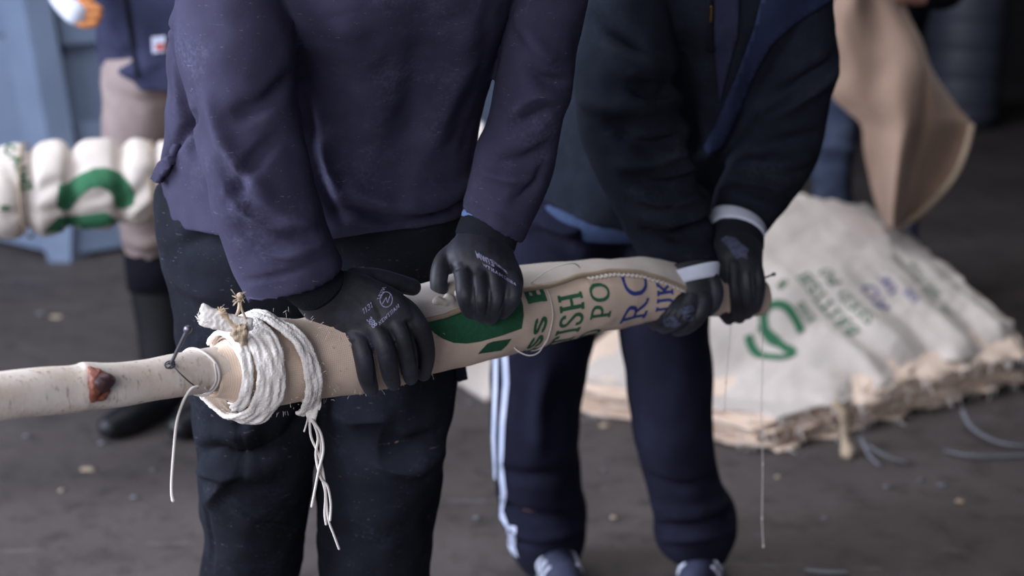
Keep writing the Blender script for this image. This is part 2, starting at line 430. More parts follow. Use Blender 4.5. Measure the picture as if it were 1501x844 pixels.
def write(mb, text, fn, size, bold=.14, x0=0, y0=0, step=.006, squash=1.0):
    x = x0
    for ch in text:
        w, pls = GL[ch]
        polys = [[(x+p[0]*size*squash, y0+p[1]*size) for p in pl] for pl in pls]
        for q in strokes_ribbon(polys, size*bold, step):
            pts = [fn(v.x, v.y) for v in q]
            if all(p is not None for p in pts): mb.add(pts, [(0, 1, 2, 3)])
        x += (w+.1)*size*squash
    return x-x0
def gridpoly(poly, step):
    bm = bmesh.new(); vs_ = [bm.verts.new((p[0], p[1], 0)) for p in poly]; bm.faces.new(vs_)
    xs = [p[0] for p in poly]; ys = [p[1] for p in poly]
    for lo, hi, no in ((min(xs), max(xs), (1, 0, 0)), (min(ys), max(ys), (0, 1, 0))):
        k = lo+step
        while k < hi:
            co = (k, 0, 0) if no[0] else (0, k, 0)
            bmesh.ops.bisect_plane(bm, geom=bm.verts[:]+bm.edges[:]+bm.faces[:], plane_co=co, plane_no=no); k += step
    bmesh.ops.triangulate(bm, faces=[f for f in bm.faces if len(f.verts) > 4])
    bm.verts.index_update(); v = [(a.co.x, a.co.y) for a in bm.verts]; f = [tuple(a.index for a in g.verts) for g in bm.faces]
    bm.free(); return v, f
def caster(tree, off=.0012):
    def fn(px, py):
        h = tree.ray_cast(O, ray(px, py).normalized())
        return None if h[0] is None else h[0] + (h[1] if h[1].dot(ray(px, py)) < 0 else -h[1])*off
    return fn
def patch(mb, poly, fn, step=8, thick=0.0):
    v, f = gridpoly(poly, step); pts = [fn(a, b) for a, b in v]
    f = [g for g in f if all(pts[i] is not None for i in g)]
    pts = [p if p is not None else V((0, 0, 0)) for p in pts]
    use = sorted({i for g in f for i in g}); mp = {i: k for k, i in enumerate(use)}
    vv = [pts[i] for i in use]; ff = [tuple(mp[i] for i in g) for g in f]
    if thick:
        n = len(vv); back = [p+(p-O).normalized()*thick for p in vv]
        cnt = {}
        for g in ff:
            for a, b in zip(g, g[1:]+g[:1]): cnt[(a, b)] = cnt.get((a, b), 0)+1
        side = [(a, b, b+n, a+n) for (a, b) in cnt if (b, a) not in cnt]
        ff = ff+[tuple(i+n for i in reversed(g)) for g in ff[:]]+side; vv = vv+back
    mb.add(vv, ff)

# ------------------------------------------------------------------ setting: floor, walls, roof
def slab(name, c, d, m):
    mb = MB(); mb.box(c, d); o = build(name, mb, m, smooth=False); o['kind'] = 'structure'; return o
slab('floor', (1, 6, -.1), (16, 18, .2), M['floor'])
slab('wall_back', (1, 14.2, 3), (16, .3, 6.4), M['wall'])
slab('wall_left', (-7.1, 9, 3), (.3, 10.2, 6.4), M['wall'])
slab('wall_right', (7.4, 6, 3), (.3, 16.4, 6.4), M['wall'])
slab('ceiling', (1, 6, 6.3), (16, 18, .2), M['ceil'])

# ------------------------------------------------------------------ blue waste skip, back left
def skip():
    t = empty('waste_skip'); tag(t, 'large pale blue metal skip standing behind the far left person', 'skip')
    cb = onz(112, 372, 0.0)                   # corner on the floor
    dl = V((-.80, .60, 0)); dr = V((.77, .64, 0)); out = -(dl+dr).normalized()
    Ht = 2.3; lean = .14*out + V((-.16, 0, 0))
    def w(d, L, h, o=0.0):                    # point on a wall: along d, height h, pushed out o
        nrm = V((d.y, -d.x, 0)) if d is dr else V((-d.y, d.x, 0))
        if nrm.y > 0: nrm = -nrm
        return cb + d*L + V((0, 0, h)) + lean*(h/Ht)*1.0 + nrm*o
    def panel(mb, d, L0, L1, h0, h1, o0, o1):
        a = [w(d, L0, h0, o0), w(d, L1, h0, o0), w(d, L1, h1, o0), w(d, L0, h1, o0)]
        b = [w(d, L0, h0, o1), w(d, L1, h0, o1), w(d, L1, h1, o1), w(d, L0, h1, o1)]
        mb.add(a+b, [(0,1,2,3),(7,6,5,4),(0,4,5,1),(1,5,6,2),(2,6,7,3),(3,7,4,0)])
    body = MB()
    for d, L in ((dl, 3.0), (dr, 2.7)): panel(body, d, -.02, L, .10, Ht, -.08, 0)
    build('wall_panel', body, M['skip'], t, smooth=False)
    for d, L, hs in ((dl, 3.0, (.14, 1.02, 1.95)), (dr, 2.7, (.32, .98, 1.62))):
        for h in hs:
            mb = MB(); panel(mb, d, .08, L, h, h+(.30 if d is dr else .16), .0, .05)
            build('horizontal_rail', mb, M['skip'], t, smooth=False)
    mb = MB(); panel(mb, dl, -.06, .13, 0.06, Ht, 0, .085); panel(mb, dr, -.06, .05, .06, Ht, 0, .085)
    build('corner_post', mb, M['skip'], t, smooth=False)
    for L in (1.1, 2.2):
        mb = MB(); panel(mb, dl, L, L+.1, .1, Ht, 0, .07); build('rib', mb, M['skip'], t, smooth=False)
        mb = MB(); panel(mb, dr, L, L+.1, .1, Ht, 0, .07); build('rib', mb, M['skip'], t, smooth=False)
    for d, L in ((dl, 3.0), (dr, 2.7)):
        mb = MB(); panel(mb, d, -.03, L, .03, .15, -.03, .12); build('base_rail', mb, M['skip'], t, smooth=False)
    mb = MB(); a = w(dl, -.06, 0, .16); 
    f = [a+V((-.10, 0, .28)), a+V((.10, 0, .28)), a+V((.07, 0, 0)), a+V((-.03, 0, 0))]
    mb.add(f+[p+V((.05, .12, 0)) for p in f], [(0,1,2,3),(7,6,5,4),(0,4,5,1),(1,5,6,2),(2,6,7,3),(3,7,4,0)])
    build('foot', mb, M['skip'], t, smooth=False)
    for d, L in ((dl, 1.6), (dl, 2.8), (dr, 1.3), (dr, 2.6)):
        mb = MB(); p = w(d, L, .02, .02); mb.box((p.x, p.y, .02), (.14, .14, .04)); build('foot', mb, M['skip'], t, smooth=False)
skip()

# dark ribbed tank far back right
def tank():
    y = 10.4; mb = MB(); c = onz(1412, 190, 0); c = V((c.x, y, 0)); n = 40; prof = []
    for i in range(90):
        z = 2.3*i/89; r = .27+.012*(1 if (z*5) % 1 < .75 else 0)
        if z < .08: r = .2+.07*math.sqrt(z/.08)
        prof.append((r, z))
    vs_ = [(c.x+r*math.cos(2*PI*k/n), c.y+r*math.sin(2*PI*k/n), z) for r, z in prof for k in range(n)]
    fs = [(i*n+k, i*n+(k+1) % n, (i+1)*n+(k+1) % n, (i+1)*n+k) for i in range(89) for k in range(n)]
    fs += [tuple(range(n)), tuple(89*n+k for k in range(n))]
    mb.add(vs_, fs); o = build('storage_tank', mb, M['tank']); tag(o, 'tall dark grey ribbed tank far back on the right', 'tank')
tank()

# ------------------------------------------------------------------ people
def head(mb, c, yaw=0, r=.105, tilt=0):
    """head with brow, nose, chin, ears (above the frame)"""
    R = Matrix.Rotation(yaw, 3, 'Z') @ Matrix.Rotation(tilt, 3, 'X')
    def q(x, y, z): return V(c) + R @ V((x, y, z))
    p = q(0, 0, 0); ball(mb, p, r, (.78, .95, 1.1)); ball(mb, q(0, -.02, -.07), r*.72, (.85, 1, .95))
    tube(mb, [q(0, -.095, .02), q(0, -.118, -.02), q(0, -.112, -.03)], [.009, .013, .012])
    ball(mb, q(0, -.082, -.098), .028, (1.1, .8, .7)); tube(mb, [q(-.03, -.088, .028), q(.03, -.088, .028)], .012)
    for s in (-1, 1): ball(mb, q(s*.084, .005, -.01), .026, (.4, .8, 1.2))
    ball(mb, q(0, -.088, -.062), .02, (1.2, .6, .4))
def headparts(t, c, yaw=0, tilt=0):
    R = Matrix.Rotation(yaw, 3, 'Z') @ Matrix.Rotation(tilt, 3, 'X')
    def q(x, y, z): return V(c) + R @ V((x, y, z))
    mb = MB(); ball(mb, q(0, .022, .035), .112, (.8, .93, .98)); build('hair', mb, M['hair'], t)
    for s in (-1, 1):
        mb = MB(); ball(mb, q(s*.032, -.092, .008), .012); build('eye', mb, M['cuffw'], t)

def cloth_part(name, lofts, mat, t, voxel=.007, fl=(), rum=(), smooth=2, k=1.4):
    fl = [(a, w, m*k) for a, w, m in fl]
    mb = MB()
    for kw in lofts: loft(mb, kw['s'], hem=kw.get('hem', 0), n=kw.get('n', 36), sub=kw.get('sub', 6))
    me = remesh(mb, voxel, smooth)
    folds(me, fl)
    for r in rum: rumple(me, *r)
    return link(name, me, mat, t), me
def body_mesh(name, lofts, hd, extra=(), shrink=.70, voxel=.012, arms=(1, 2)):
    mb = MB()
    for i, s in enumerate(lofts):
        if i in arms: loft(mb, s[:-1], shrink=.5, sub=3, n=20)
        else: loft(mb, s[:-1] if i else s, shrink=shrink, sub=3, n=20)
    for p, r in extra: tube(mb, p, r, n=14)
    c, yaw, tilt = hd; head(mb, c, yaw, tilt=tilt)
    me = remesh(mb, voxel, 2)
    return link(name, me, M['skin'])
def glove(t, palm, fingers, thumb, cuff, bandmat, voxel=.0019, fl=(), name='glove', mat='glove', cuffmat='gcuff', label=None, band=None, smooth=4):
    mb = MB()
    loft(mb, palm, n=26, sub=5)
    for pts, rs in fingers+[thumb]:
        tube(mb, [P(*p) if len(p) == 3 and abs(p[2]) < 20 and abs(p[0]) > 20 else V(p) for p in pts], rs, n=14, sub=5)
    me = remesh(mb, voxel, smooth)
    folds(me, fl)
    g = link(name, me, M[mat], t)
    if label: g['label'] = label
    mb = MB(); loft(mb, cuff, n=30, sub=5, hem=.012, grow=.0012); c = build('cuff', mb, M[cuffmat], g)
    if band:
        mb = MB(); loft(mb, band, n=30, sub=3, hem=.006, grow=.002); b = build('cuff_band', mb, M[bandmat], g)
    return g, me

# ---- person in the purple-navy sweatshirt (front)
T1 = [X(420,-170,640,-170,2.14,.09), X(330,-120,770,-115,2.15,.12), X(290,-60,765,-60,2.17,.15), X(268,0,748,0,2.24,.165), X(243,70,738,60,2.29,.17), X(240,130,724,115,2.33,.175), X(238,190,704,180,2.36,.18), X(236,245,694,240,2.37,.18), X(240,285,690,278,2.37,.18), X(243,318,684,305,2.37,.182)]
A1L = [X(330,-110,440,-100,2.17,.085), X(276,-50,425,-50,2.12,.09), X(258,10,422,-6,2.08,.092), X(266,100,430,86,2.04,.088), X(285,205,442,180,2.01,.082), X(308,300,465,262,1.99,.077), X(334,382,486,336,1.985,.070), X(356,434,499,388,1.99,.066)]
A1R = [X(700,-110,800,-100,2.20,.08), X(738,-50,850,-50,2.22,.085), X(744,0,862,0,2.23,.085), X(736,80,846,78,2.235,.082), X(717,150,834,154,2.235,.076), X(701,212,816,226,2.23,.07), X(690,262,796,288,2.225,.064), X(679,301,769,354,2.22,.06)]
L1 = [X(238,270,470,270,2.40,.15,2.3), X(240,330,476,330,2.40,.15,2.3), X(243,400,482,400,2.39,.145), X(264,480,482,480,2.36,.13), X(277,560,478,560,2.33,.12), X(281,620,470,620,2.31,.11), X(283,660,462,660,2.30,.105), X(291,720,450,720,2.33,.1), X(291,800,441,800,2.38,.095), X(290,900,436,900,2.43,.09), X(285,1010,430,1010,2.48,.085), X(285,1085,428,1085,2.5,.085)]
R1 = [X(450,270,686,270,2.40,.15,2.3), X(450,330,684,330,2.40,.15,2.3), X(455,400,681,400,2.39,.145), X(462,480,680,480,2.37,.13), X(470,560,673,560,2.35,.12), X(474,620,668,605,2.34,.11), X(472,680,651,670,2.34,.105), X(469,740,641,740,2.37,.1), X(470,820,638,820,2.41,.095), X(472,900,638,900,2.45,.09), X(478,1010,640,1010,2.5,.085), X(480,1080,642,1080,2.52,.085)]
h1 = (.0-.24, 1.98, 1.83)
def person1():
    wl = [P(409,355,2.0), P(432,404,2.0), P(466,425,2.01)]; wr = [P(743,277,2.225), P(717,308,2.225), P(712,352,2.205)]
    t = body_mesh('person', [T1, A1L, A1R, L1, R1], (h1, 0, -.35), extra=[([P(530,-170,2.14), V((-.24, 2.03, 1.78))], [.06, .055]), (wl, [.034, .030, .026]), (wr, [.034, .034, .022])])
    tag(t, 'person in purple-navy sweatshirt and black gloves, front left, gripping the hessian-wrapped pole', 'person')
    headparts(t, h1, 0, -.35)
    sw, me = cloth_part('sweatshirt', [dict(s=T1, hem=.05), dict(s=A1L, hem=.035), dict(s=A1R, hem=.03)], M['sweat'], t, k=1.7, voxel=.0055, smooth=3,
        fl=[([(500,298),(530,306),(580,322),(640,312),(680,285)], .012, -.014), ([(496,276),(530,290),(590,302),(650,292),(690,262)], .016, .012),
            ([(446,140),(458,220),(478,280),(500,320)], .010, -.010), ([(456,205),(476,255),(500,296)], .012, .008),
            ([(500,20),(540,120),(560,230)], .03, .008), ([(620,0),(615,110),(600,220)], .03, -.008), ([(690,20),(670,120),(630,220)], .025, .008),
            ([(500,330),(590,336),(680,300)], .005, -.004),
            ([(300,140),(330,220),(400,300)], .014, .008), ([(320,240),(370,310),(450,340)], .011, -.008), ([(330,290),(390,330),(460,330)], .01, .007),
            ([(410,200),(370,240),(330,300)], .010, -.006), ([(340,330),(400,360),(470,350)], .011, -.006), ([(350,355),(420,375),(478,352)], .008, .005),
            ([(425,110),(390,150),(340,170)], .012, -.007), ([(350,416),(420,402),(490,374)], .0035, -.003),
            ([(250,60),(262,140),(285,230)], .012, -.012), ([(240,240),(265,200),(280,170)], .008, -.010),([(256,20),(254,90),(262,160)], .012, .008),
            ([(835,150),(790,140),(750,165)], .012, .009), ([(830,120),(800,118),(770,100)], .009, -.010), ([(812,90),(790,70),(760,20)], .012, .008),
            ([(812,215),(770,235),(720,240)], .012, -.008), ([(700,250),(740,262),(790,262)], .010, .007), ([(806,160),(780,175),(740,190)], .010, -.006),
            ([(683,290),(725,306),(768,336)], .0035, -.003), ([(800,240),(775,280),(750,300)], .01, -.007)],
        rum=[(6, .010, 3), (13, .006, 11), (30, .0018, 5)])
    # side vent flap
    mb = MB(); fl_ = [(262,205),(250,225),(236,238),(224,262),(234,268),(246,250),(256,238),(268,232),(274,215)]
    v, f = gridpoly(fl_, 6); vv = [P(a, b, 2.285+.02*math.sin(a*.12)) for a, b in v]; n = len(vv)
    mb.add(vv, f); fo = build('side_vent', mb, M['sweat'], sw); md = fo.modifiers.new('s', 'SOLIDIFY'); md.thickness = .012; md.offset = 0
    # front hem piece left of the arm
    tr, me2 = cloth_part('trousers', [dict(s=L1, hem=.03), dict(s=R1, hem=.03)], M['work'], t, k=2.0, voxel=.0065, smooth=3,
        fl=[([(283,668),(320,655),(360,668),(400,650)], .016, -.018), ([(286,690),(330,690),(380,672)], .014, .014), ([(300,740),(340,700),(400,690)], .012, .010),
            ([(300,640),(350,640),(380,620)], .014, .008), ([(343,575),(350,600),(357,660),(355,696),(340,715)], .004, -.004), ([(312,720),(380,760),(430,765)], .004, -.003),
            ([(305,745),(308,790),(306,835)], .005, -.004), ([(250,400),(300,430),(360,450)], .02, .008), ([(262,360),(300,350),(350,340)], .018, -.008),
            ([(290,540),(330,590),(360,640)], .02, .007), ([(450,600),(420,640),(380,660)], .015, -.008), ([(640,640),(600,660),(560,650)], .016, -.012), ([(645,665),(600,690),(540,680)], .016, .01),
            ([(484,600),(520,620),(580,620)], .02, .008)],
        rum=[(5, .016, 1), (11, .009, 21), (26, .003, 9)])
    # pocket flap corner on the outer thigh
    mb = MB(); patch(mb, [(664,528),(681,524),(686,556),(672,560)], lambda a, b: P(a, b, 2.33), 6, .012); build('pocket_flap', mb, M['work'], tr)
    for px, sh in ((356, 0), (560, 1)):
        c = onz(px, 1130, 0); make_shoe(t, V((c.x, 2.42, 0)), -.15 if sh == 0 else .15, 'boot')
    # image-left glove
    palm = [X(424,404,470,366,1.985,.030), X(434,446,500,399,2.0,.029), X(450,468,528,402,2.015,.029), X(468,484,560,414,2.02,.028), X(490,500,588,428,2.018,.026), X(507,508,600,446,2.012,.022), X(520,512,606,466,2.006,.014)]
    fing = [([(500,478,2.02), (524,494,2.004), (533,524,1.99), (538,552,1.997), (544,570,2.02)], [.015,.0160,.0150,.0142,.0120]),
            ([(530,466,2.02), (553,484,2.00), (566,518,1.992), (572,548,2.012), (577,562,2.04)], [.015,.0155,.0148,.0138,.0116]),
            ([(555,454,2.03), (579,472,2.008), (595,506,2.006), (600,538,2.03), (602,554,2.06)], [.015,.0155,.0148,.0138,.0116]),
            ([(572,438,2.04), (598,456,2.022), (618,486,2.025), (625,520,2.05), (621,548,2.075)], [.015,.0158,.0150,.0138,.0118])]
    thumb = ([(520,408,2.03), (550,408,2.055), (582,415,2.078), (605,421,2.092)], [.017,.0160,.0150,.0135])
    cuff = [X(404,420,452,372,1.985,.034), X(424,438,478,386,1.99,.033), X(436,447,502,400,2.002,.0305)]
    g, gm = glove(t, palm, fing, thumb, cuff, None, fl=[([(478,488),(486,482),(492,476)], .002, -.002), ([(490,500),(500,494),(508,486)], .002, -.0022), ([(500,512),(512,506),(520,498)], .0022, -.0022),
        ([(540,500),(548,520),(550,560)], .003, -.004), ([(572,485),(582,510),(586,550)], .003, -.004), ([(596,470),(606,500),(612,540)], .003, -.004),
        ([(545,440),(556,455),(560,470)], .005, -.002), ([(505,430),(530,452),(545,470)], .006, .0015)], label=None)
    mb = MB(); tree = bvh(gm); fn = caster(tree, .0007)
    def tx(x0, y0, ux, uy, vx, vy): return lambda a, b: fn(x0+a*ux+b*vx, y0+a*uy+b*vy)
    write(mb, '1131', tx(533,461,.80,-.66,-.25,-1.0), 8, .16, step=3)
    write(mb, '388', tx(537,452,.42,1,.95,-.5), 8, .28, step=3) if False else write(mb, '388', tx(537,468,.62,.78,.8,-.6), 8, .22, step=3)
    write(mb, 'TEIN', tx(552,440,.45,-1,.9,-.1), 6, .18, step=2)
    write(mb, 'NEWTHAM', tx(556,477,.78,-.72,-.3,-.9), 5.5, .18, step=2)
    circ = [(566+9*math.cos(a*PI/8), 439+11*math.sin(a*PI/8)) for a in range(17)]
    for q in strokes_ribbon([circ, [(560,446),(566,436),(568,444),(572,432)]], 1.3, 3):
        pts = [fn(v.x, v.y) for v in q]
        if all(p is not None for p in pts): mb.add(pts, [(0, 1, 2, 3)])
    pr = build('glove_print', mb, M['gprint'], g, recalc=False); pr['label'] = 'white printed lettering'
    # image-right glove (closed on the sack edge)
    palm = [X(676,322,756,348,2.21,.032), X(668,345,753,372,2.20,.032), X(652,366,757,384,2.18,.034), X(650,382,765,400,2.165,.034), X(662,398,768,414,2.155,.030), X(674,412,766,428,2.15,.02)]
    fing = [([(676,386,2.16), (680,406,2.135), (682,434,2.112), (688,456,2.13), (692,460,2.155)], [.0165,.0155,.0142,.0125,.0105]),
            ([(698,390,2.155), (704,412,2.128), (705,440,2.105), (704,460,2.125), (706,464,2.15)], [.016,.015,.0138,.0122,.0105]),
            ([(722,396,2.15), (728,414,2.125), (727,442,2.108), (720,464,2.128), (718,466,2.155)], [.016,.015,.0136,.0122,.0105]),
            ([(742,402,2.15), (752,416,2.13), (752,436,2.115), (740,455,2.132), (732,460,2.155)], [.015,.0145,.0130,.0115,.010])]
    thumb = ([(668,368,2.19), (650,384,2.165), (643,410,2.145), (645,436,2.14)], [.017,.0158,.0145,.0128])
    cuff = [X(679,313,764,332,2.214,.040), X(674,324,758,352,2.21,.037), X(669,338,754,366,2.204,.0325)]
    band = [X(690,300,770,334,2.217,.031), X(681,306,762,337,2.215,.032)]
    band = [X(678,316,763,334,2.212,.0335), X(679,311,764,329,2.213,.0345)]
    g, gm = glove(t, palm, fing, thumb, cuff, 'cuffb', band=band, fl=[([(694,420),(694,440),(698,458)], .003, -.003), ([(716,425),(716,445),(712,462)], .003, -.003), ([(741,425),(738,445),(730,460)], .003, -.003),
        ([(662,396),(672,392),(682,388)], .004, -.003), ([(690,400),(704,395),(716,385)], .006, -.002)])
    fn = caster(bvh(gm), .0007)
    def fn2(a, b): return fn(a, b)
    mb = MB()
    def line(x0, y0, ux, uy, vx, vy): return lambda a, b: fn(x0+a*ux+b*vx, y0+a*uy+b*vy)
    write(mb, 'MW13', line(699,377,.82,.45,-.35,-1.0), 9, .26, step=3)
    write(mb, 'TEN138', line(723,385,.78,.62,-.4,-.8), 6, .22, step=3)
    write(mb, 'WTHAMEN84', line(708,389,.83,.52,-.2,-.9), 5, .22, step=2, squash=1.4)
    pr = build('glove_print', mb, M['gprint'], g, recalc=False); pr['label'] = 'white printed lettering'

def make_shoe(t, c, yaw, mat, L=.3, stripes=False, label=None):
    R = Matrix.Rotation(yaw, 3, 'Z')
    def q(x, y, z): return c + R @ V((x, y, z))
    mb = MB()
    tube(mb, [q(0, .06, .06), q(0, 0, .06), q(0, -.12, .05), q(0, -.19, .04)], [.045, .048, .047, .034], n=16, sub=4)
    tube(mb, [q(0, .04, .14), q(0, .03, .08), q(0, .0, .06)], [.05, .052, .045], n=16, sub=3)
    for s in (-1, 1): ball(mb, q(s*.015, -.14, .04), .04, (1, 1.5, .9))
    me = remesh(mb, .006, 3); co = getco(me); co[:, 2] = np.maximum(co[:, 2], .012); setco(me, co)
    o = link('boot' if mat == 'boot' else 'shoe', me, M[mat], t)
    mb = MB(); n = 28; pts = []
    for k in range(n):
        a = 2*PI*k/n; x = .05*math.cos(a); y = -.07+.155*math.sin(a)
        if y > .02: x *= .85
        pts.append((x, y))
    vs_ = [q(x, y, 0) for x, y in pts]+[q(x*1.02, y*1.01, .024) for x, y in pts]
    mb.add(vs_, [tuple(range(n)), tuple(n+k for k in range(n))]+[(k, (k+1) % n, n+(k+1) % n, n+k) for k in range(n)])
    s_ = build('sole', mb, M['sole'] if mat != 'boot' else M['boot'], o)
    if stripes:
        for i in range(4):
            mb = MB(); y = -.04-.028*i; h = .098-.012*i
            tube(mb, [q(-.03, y, h-.008), q(0, y-.004, h+.006), q(.03, y, h-.008)], .004, n=6); build('lace', mb, M['cuffw'], o)
        tree = bvh(me)
        for s in (-1, 1):
            for i in range(3):
                mb = MB(); pp = []
                for k in range(6):
                    yy = -.02-.03*i-.004*k; zz = .03+.011*k; h = tree.ray_cast(q(s*.2, yy, zz), (R @ V((-s, 0, 0))))
                    if h[0] is not None: pp.append(h[0])
                if len(pp) > 2: tube(mb, pp, .005, n=6, sub=1); build('shoe_stripe', mb, M['cuffw'], o)
    return o
person1()

# ---- second person: dark fleece over blue shirt, track trousers with white stripes
T2 = [X(930,-200,1140,-200,2.70,.09), X(880,-140,1200,-140,2.72,.13), X(858,-70,1205,-70,2.78,.16), X(848,0,1196,0,2.84,.175), X(835,80,1180,80,2.91,.185), X(818,150,1150,150,2.98,.19), X(796,210,1110,225,3.04,.185), X(774,256,1075,300,3.08,.175)]
A2L = [X(862,-120,985,-120,2.72,.09), X(848,-50,985,-50,2.71,.095), X(842,20,982,20,2.69,.1), X(838,90,992,74,2.67,.1), X(838,118,996,104,2.665,.102), X(839,140,984,122,2.66,.094), X(841,170,1004,142,2.655,.102), X(845,200,994,166,2.65,.092), X(856,226,1016,188,2.645,.100), X(868,252,1006,212,2.64,.088), X(884,280,1032,236,2.64,.094), X(898,304,1022,262,2.64,.08), X(914,332,1046,286,2.642,.085), X(924,352,1036,312,2.645,.072), X(934,374,1052,334,2.635,.078), X(944,394,1046,358,2.615,.068), X(954,414,1054,386,2.595,.068)]
A2R = [X(1090,-120,1215,-120,2.80,.09), X(1092,-50,1222,-40,2.82,.1), X(1095,20,1222,30,2.83,.1), X(1096,90,1226,105,2.83,.1), X(1084,170,1212,190,2.82,.095), X(1066,230,1190,254,2.80,.085), X(1050,280,1150,306,2.76,.07), X(1041,311,1119,346,2.74,.058)]
L2 = [X(764,235,925,235,3.12,.14), X(752,300,925,300,3.13,.14), X(738,380,910,380,3.14,.13), X(728,450,880,450,3.15,.12), X(722,520,868,520,3.15,.115), X(716,600,852,600,3.14,.105), X(719,660,848,660,3.14,.1), X(724,720,852,715,3.17,.095), X(738,765,862,750,3.2,.095), X(750,800,860,795,3.22,.085), X(764,826,850,826,3.23,.075)]
R2 = [X(905,235,1060,235,3.12,.14), X(898,300,1052,300,3.13,.14), X(898,380,1046,380,3.13,.13), X(904,450,1042,450,3.13,.12), X(912,520,1044,520,3.12,.11), X(920,600,1048,600,3.1,.105), X(932,660,1050,660,3.1,.1), X(946,710,1058,705,3.12,.098), X(956,755,1076,745,3.14,.098), X(964,795,1078,785,3.16,.09), X(985,818,1066,815,3.17,.075)]
h2 = (.40, 2.55, 1.82)
def person2():
    t = body_mesh('person', [T2, A2L, A2R, L2, R2], (h2, .2, -.4), extra=[([P(1035,-200,2.70), V((.40, 2.6, 1.78))], [.06, .055]), ([P(990,330,2.66), P(1003,372,2.65), P(1010,398,2.58), P(1010,425,2.49)], [.036,.036,.034,.028]), ([P(1100,290,2.77), P(1082,325,2.73), P(1083,350,2.66)], [.036,.036,.028]),
        ([P(806,800,3.2), P(806,850,3.2)], [.04, .04]), ([P(1020,800,3.15), P(1024,850,3.15)], [.04, .04])])
    tag(t, 'person in dark fleece and white-striped track trousers holding the far end of the pole', 'person')
    headparts(t, h2, .2, -.4)
    fo = [([(980,130),(960,140),(930,128)], .012, -.012), ([(998,200),(960,215),(900,190)], .016, -.012), ([(1005,225),(965,240),(905,240)], .014, .012),
          ([(1020,262),(975,275),(920,262)], .013, -.012), ([(1030,290),(985,300),(935,285)], .012, .012), ([(1036,325),(990,348),(945,340)], .009, -.016), ([(1040,310),(995,325),(935,315)], .012, .009),
          ([(1046,345),(1005,366),(960,366)], .004, .003), ([(880,60),(920,90),(975,120)], .016, .009), ([(870,20),(930,60),(975,80)], .014, -.010), ([(850,150),(900,160),(960,160)], .014, .008),
          ([(1222,90),(1180,120),(1120,150)], .014, -.012), ([(1224,110),(1170,150),(1110,180)], .016, .01), ([(1205,200),(1150,210),(1090,220)], .016, -.012), ([(1190,230),(1140,240),(1085,240)], .012, .01),
          ([(1160,285),(1120,270),(1070,262)], .012, -.010), ([(1140,310),(1100,295),(1060,282)], .01, .008), ([(1000,60),(1005,150),(1020,230)], .02, -.02), ([(1080,80),(1060,160),(1040,230)], .02, .012)]
    jk, me = cloth_part('fleece_jacket', [dict(s=T2, hem=.05), dict(s=A2L, hem=.035), dict(s=A2R, hem=.03)], M['fleece'], t, voxel=.0075, smooth=3, k=2.1, fl=fo, rum=[(7, .008, 31), (15, .005, 41), (30, .002, 12)])
    fn = caster(bvh(me), .004)
    mb = MB(); patch(mb, [(1240,-20),(1205,8),(1160,36),(1128,66),(1104,108),(1082,160),(1060,210),(1038,226),(1034,214),(1052,176),(1072,128),(1088,84),(1104,40),(1120,-20)], fn, 8, -.006)
    build('jacket_lining', mb, M['lapel'], jk)['label'] = 'blue inner lining of the open front'
    mb = MB(); patch(mb, [(1046,-15),(1084,-15),(1080,50),(1066,110),(1056,150),(1050,100),(1046,60)], fn, 8, -.004); build('jumper_front', mb, M['hoodie'], jk)
    mb = MB(); patch(mb, [(1036,-15),(1046,-15),(1045,60),(1048,70),(1036,72)], caster(bvh(me), .008), 5, -.003); build('zip_placket', mb, M['black'], jk)
    mb = MB(); patch(mb, [(1041,4),(1044,4),(1043,28),(1040,28)], caster(bvh(me), .014), 2, -.002); build('zip_pull', mb, plain('brass', (110, 85, 50), .4, metal=.7), jk)
    sh, _ = cloth_part('shirt_hem', [dict(s=[X(770,245,1070,275,3.09,.160), X(764,266,1066,268,3.10,.160), X(762,284,1062,262,3.11,.157)], hem=.02)], M['shirt'], t, voxel=.008)
    tr, me = cloth_part('track_trousers', [dict(s=L2, hem=.03), dict(s=R2, hem=.03)], M['track'], t, voxel=.0075, smooth=3, k=2.0,
        fl=[([(735,744),(780,760),(850,752)], .014, -.022), ([(740,765),(790,782),(856,775)], .012, .014), ([(755,795),(800,800),(850,796)], .008, -.01), ([(725,690),(770,700),(840,690)], .02, -.008),
            ([(960,740),(1010,750),(1078,735)], .012, .012), ([(965,770),(1010,772),(1070,750)], .010, -.018), ([(970,790),(1020,785),(1076,776)], .01, .010), ([(950,700),(1000,715),(1052,700)], .014, -.008),
            ([(800,540),(790,600),(790,660)], .02, .008), ([(860,330),(830,340),(790,330)], .02, .01), ([(840,370),(800,350),(770,340)], .016, -.010)],
        rum=[(6, .010, 51), (14, .005, 61)])
    fn = caster(bvh(me), .0025)
    mb = MB(); patch(mb, [(725,500),(744,500),(747,560),(741,620),(738,680),(743,724),(738,748),(746,770),(757,772),(756,800),(760,816),(752,812),(742,790),(744,775),(732,755),(725,735),(725,700),(722,640),(724,570)], fn, 6)
    build('side_stripe', mb, M['stripe'], tr, recalc=False)['label'] = 'white stripes down the outer leg'
    mb = MB(); patch(mb, [(733,500),(735,500),(738,560),(733,620),(731,680),(735,724),(731,748),(729,735),(729,700),(728,640),(731,570)], caster(bvh(me), .0045), 5)
    build('stripe_gap', mb, M['track'], tr, recalc=False)
    for (px, yw) in ((812, .2), (1030, -.25)):
        c = P(px, 845, 3.17); make_shoe(t, V((c.x, 3.17, 0)), yw, 'shoe', stripes=True)
    # image-left glove, fist closed round the sack end
    palm = [X(968,396,1050,384,2.50,.030), X(974,415,1050,408,2.485,.030), X(980,436,1048,430,2.475,.030), X(974,456,1040,450,2.475,.028), X(966,470,1026,468,2.48,.02)]
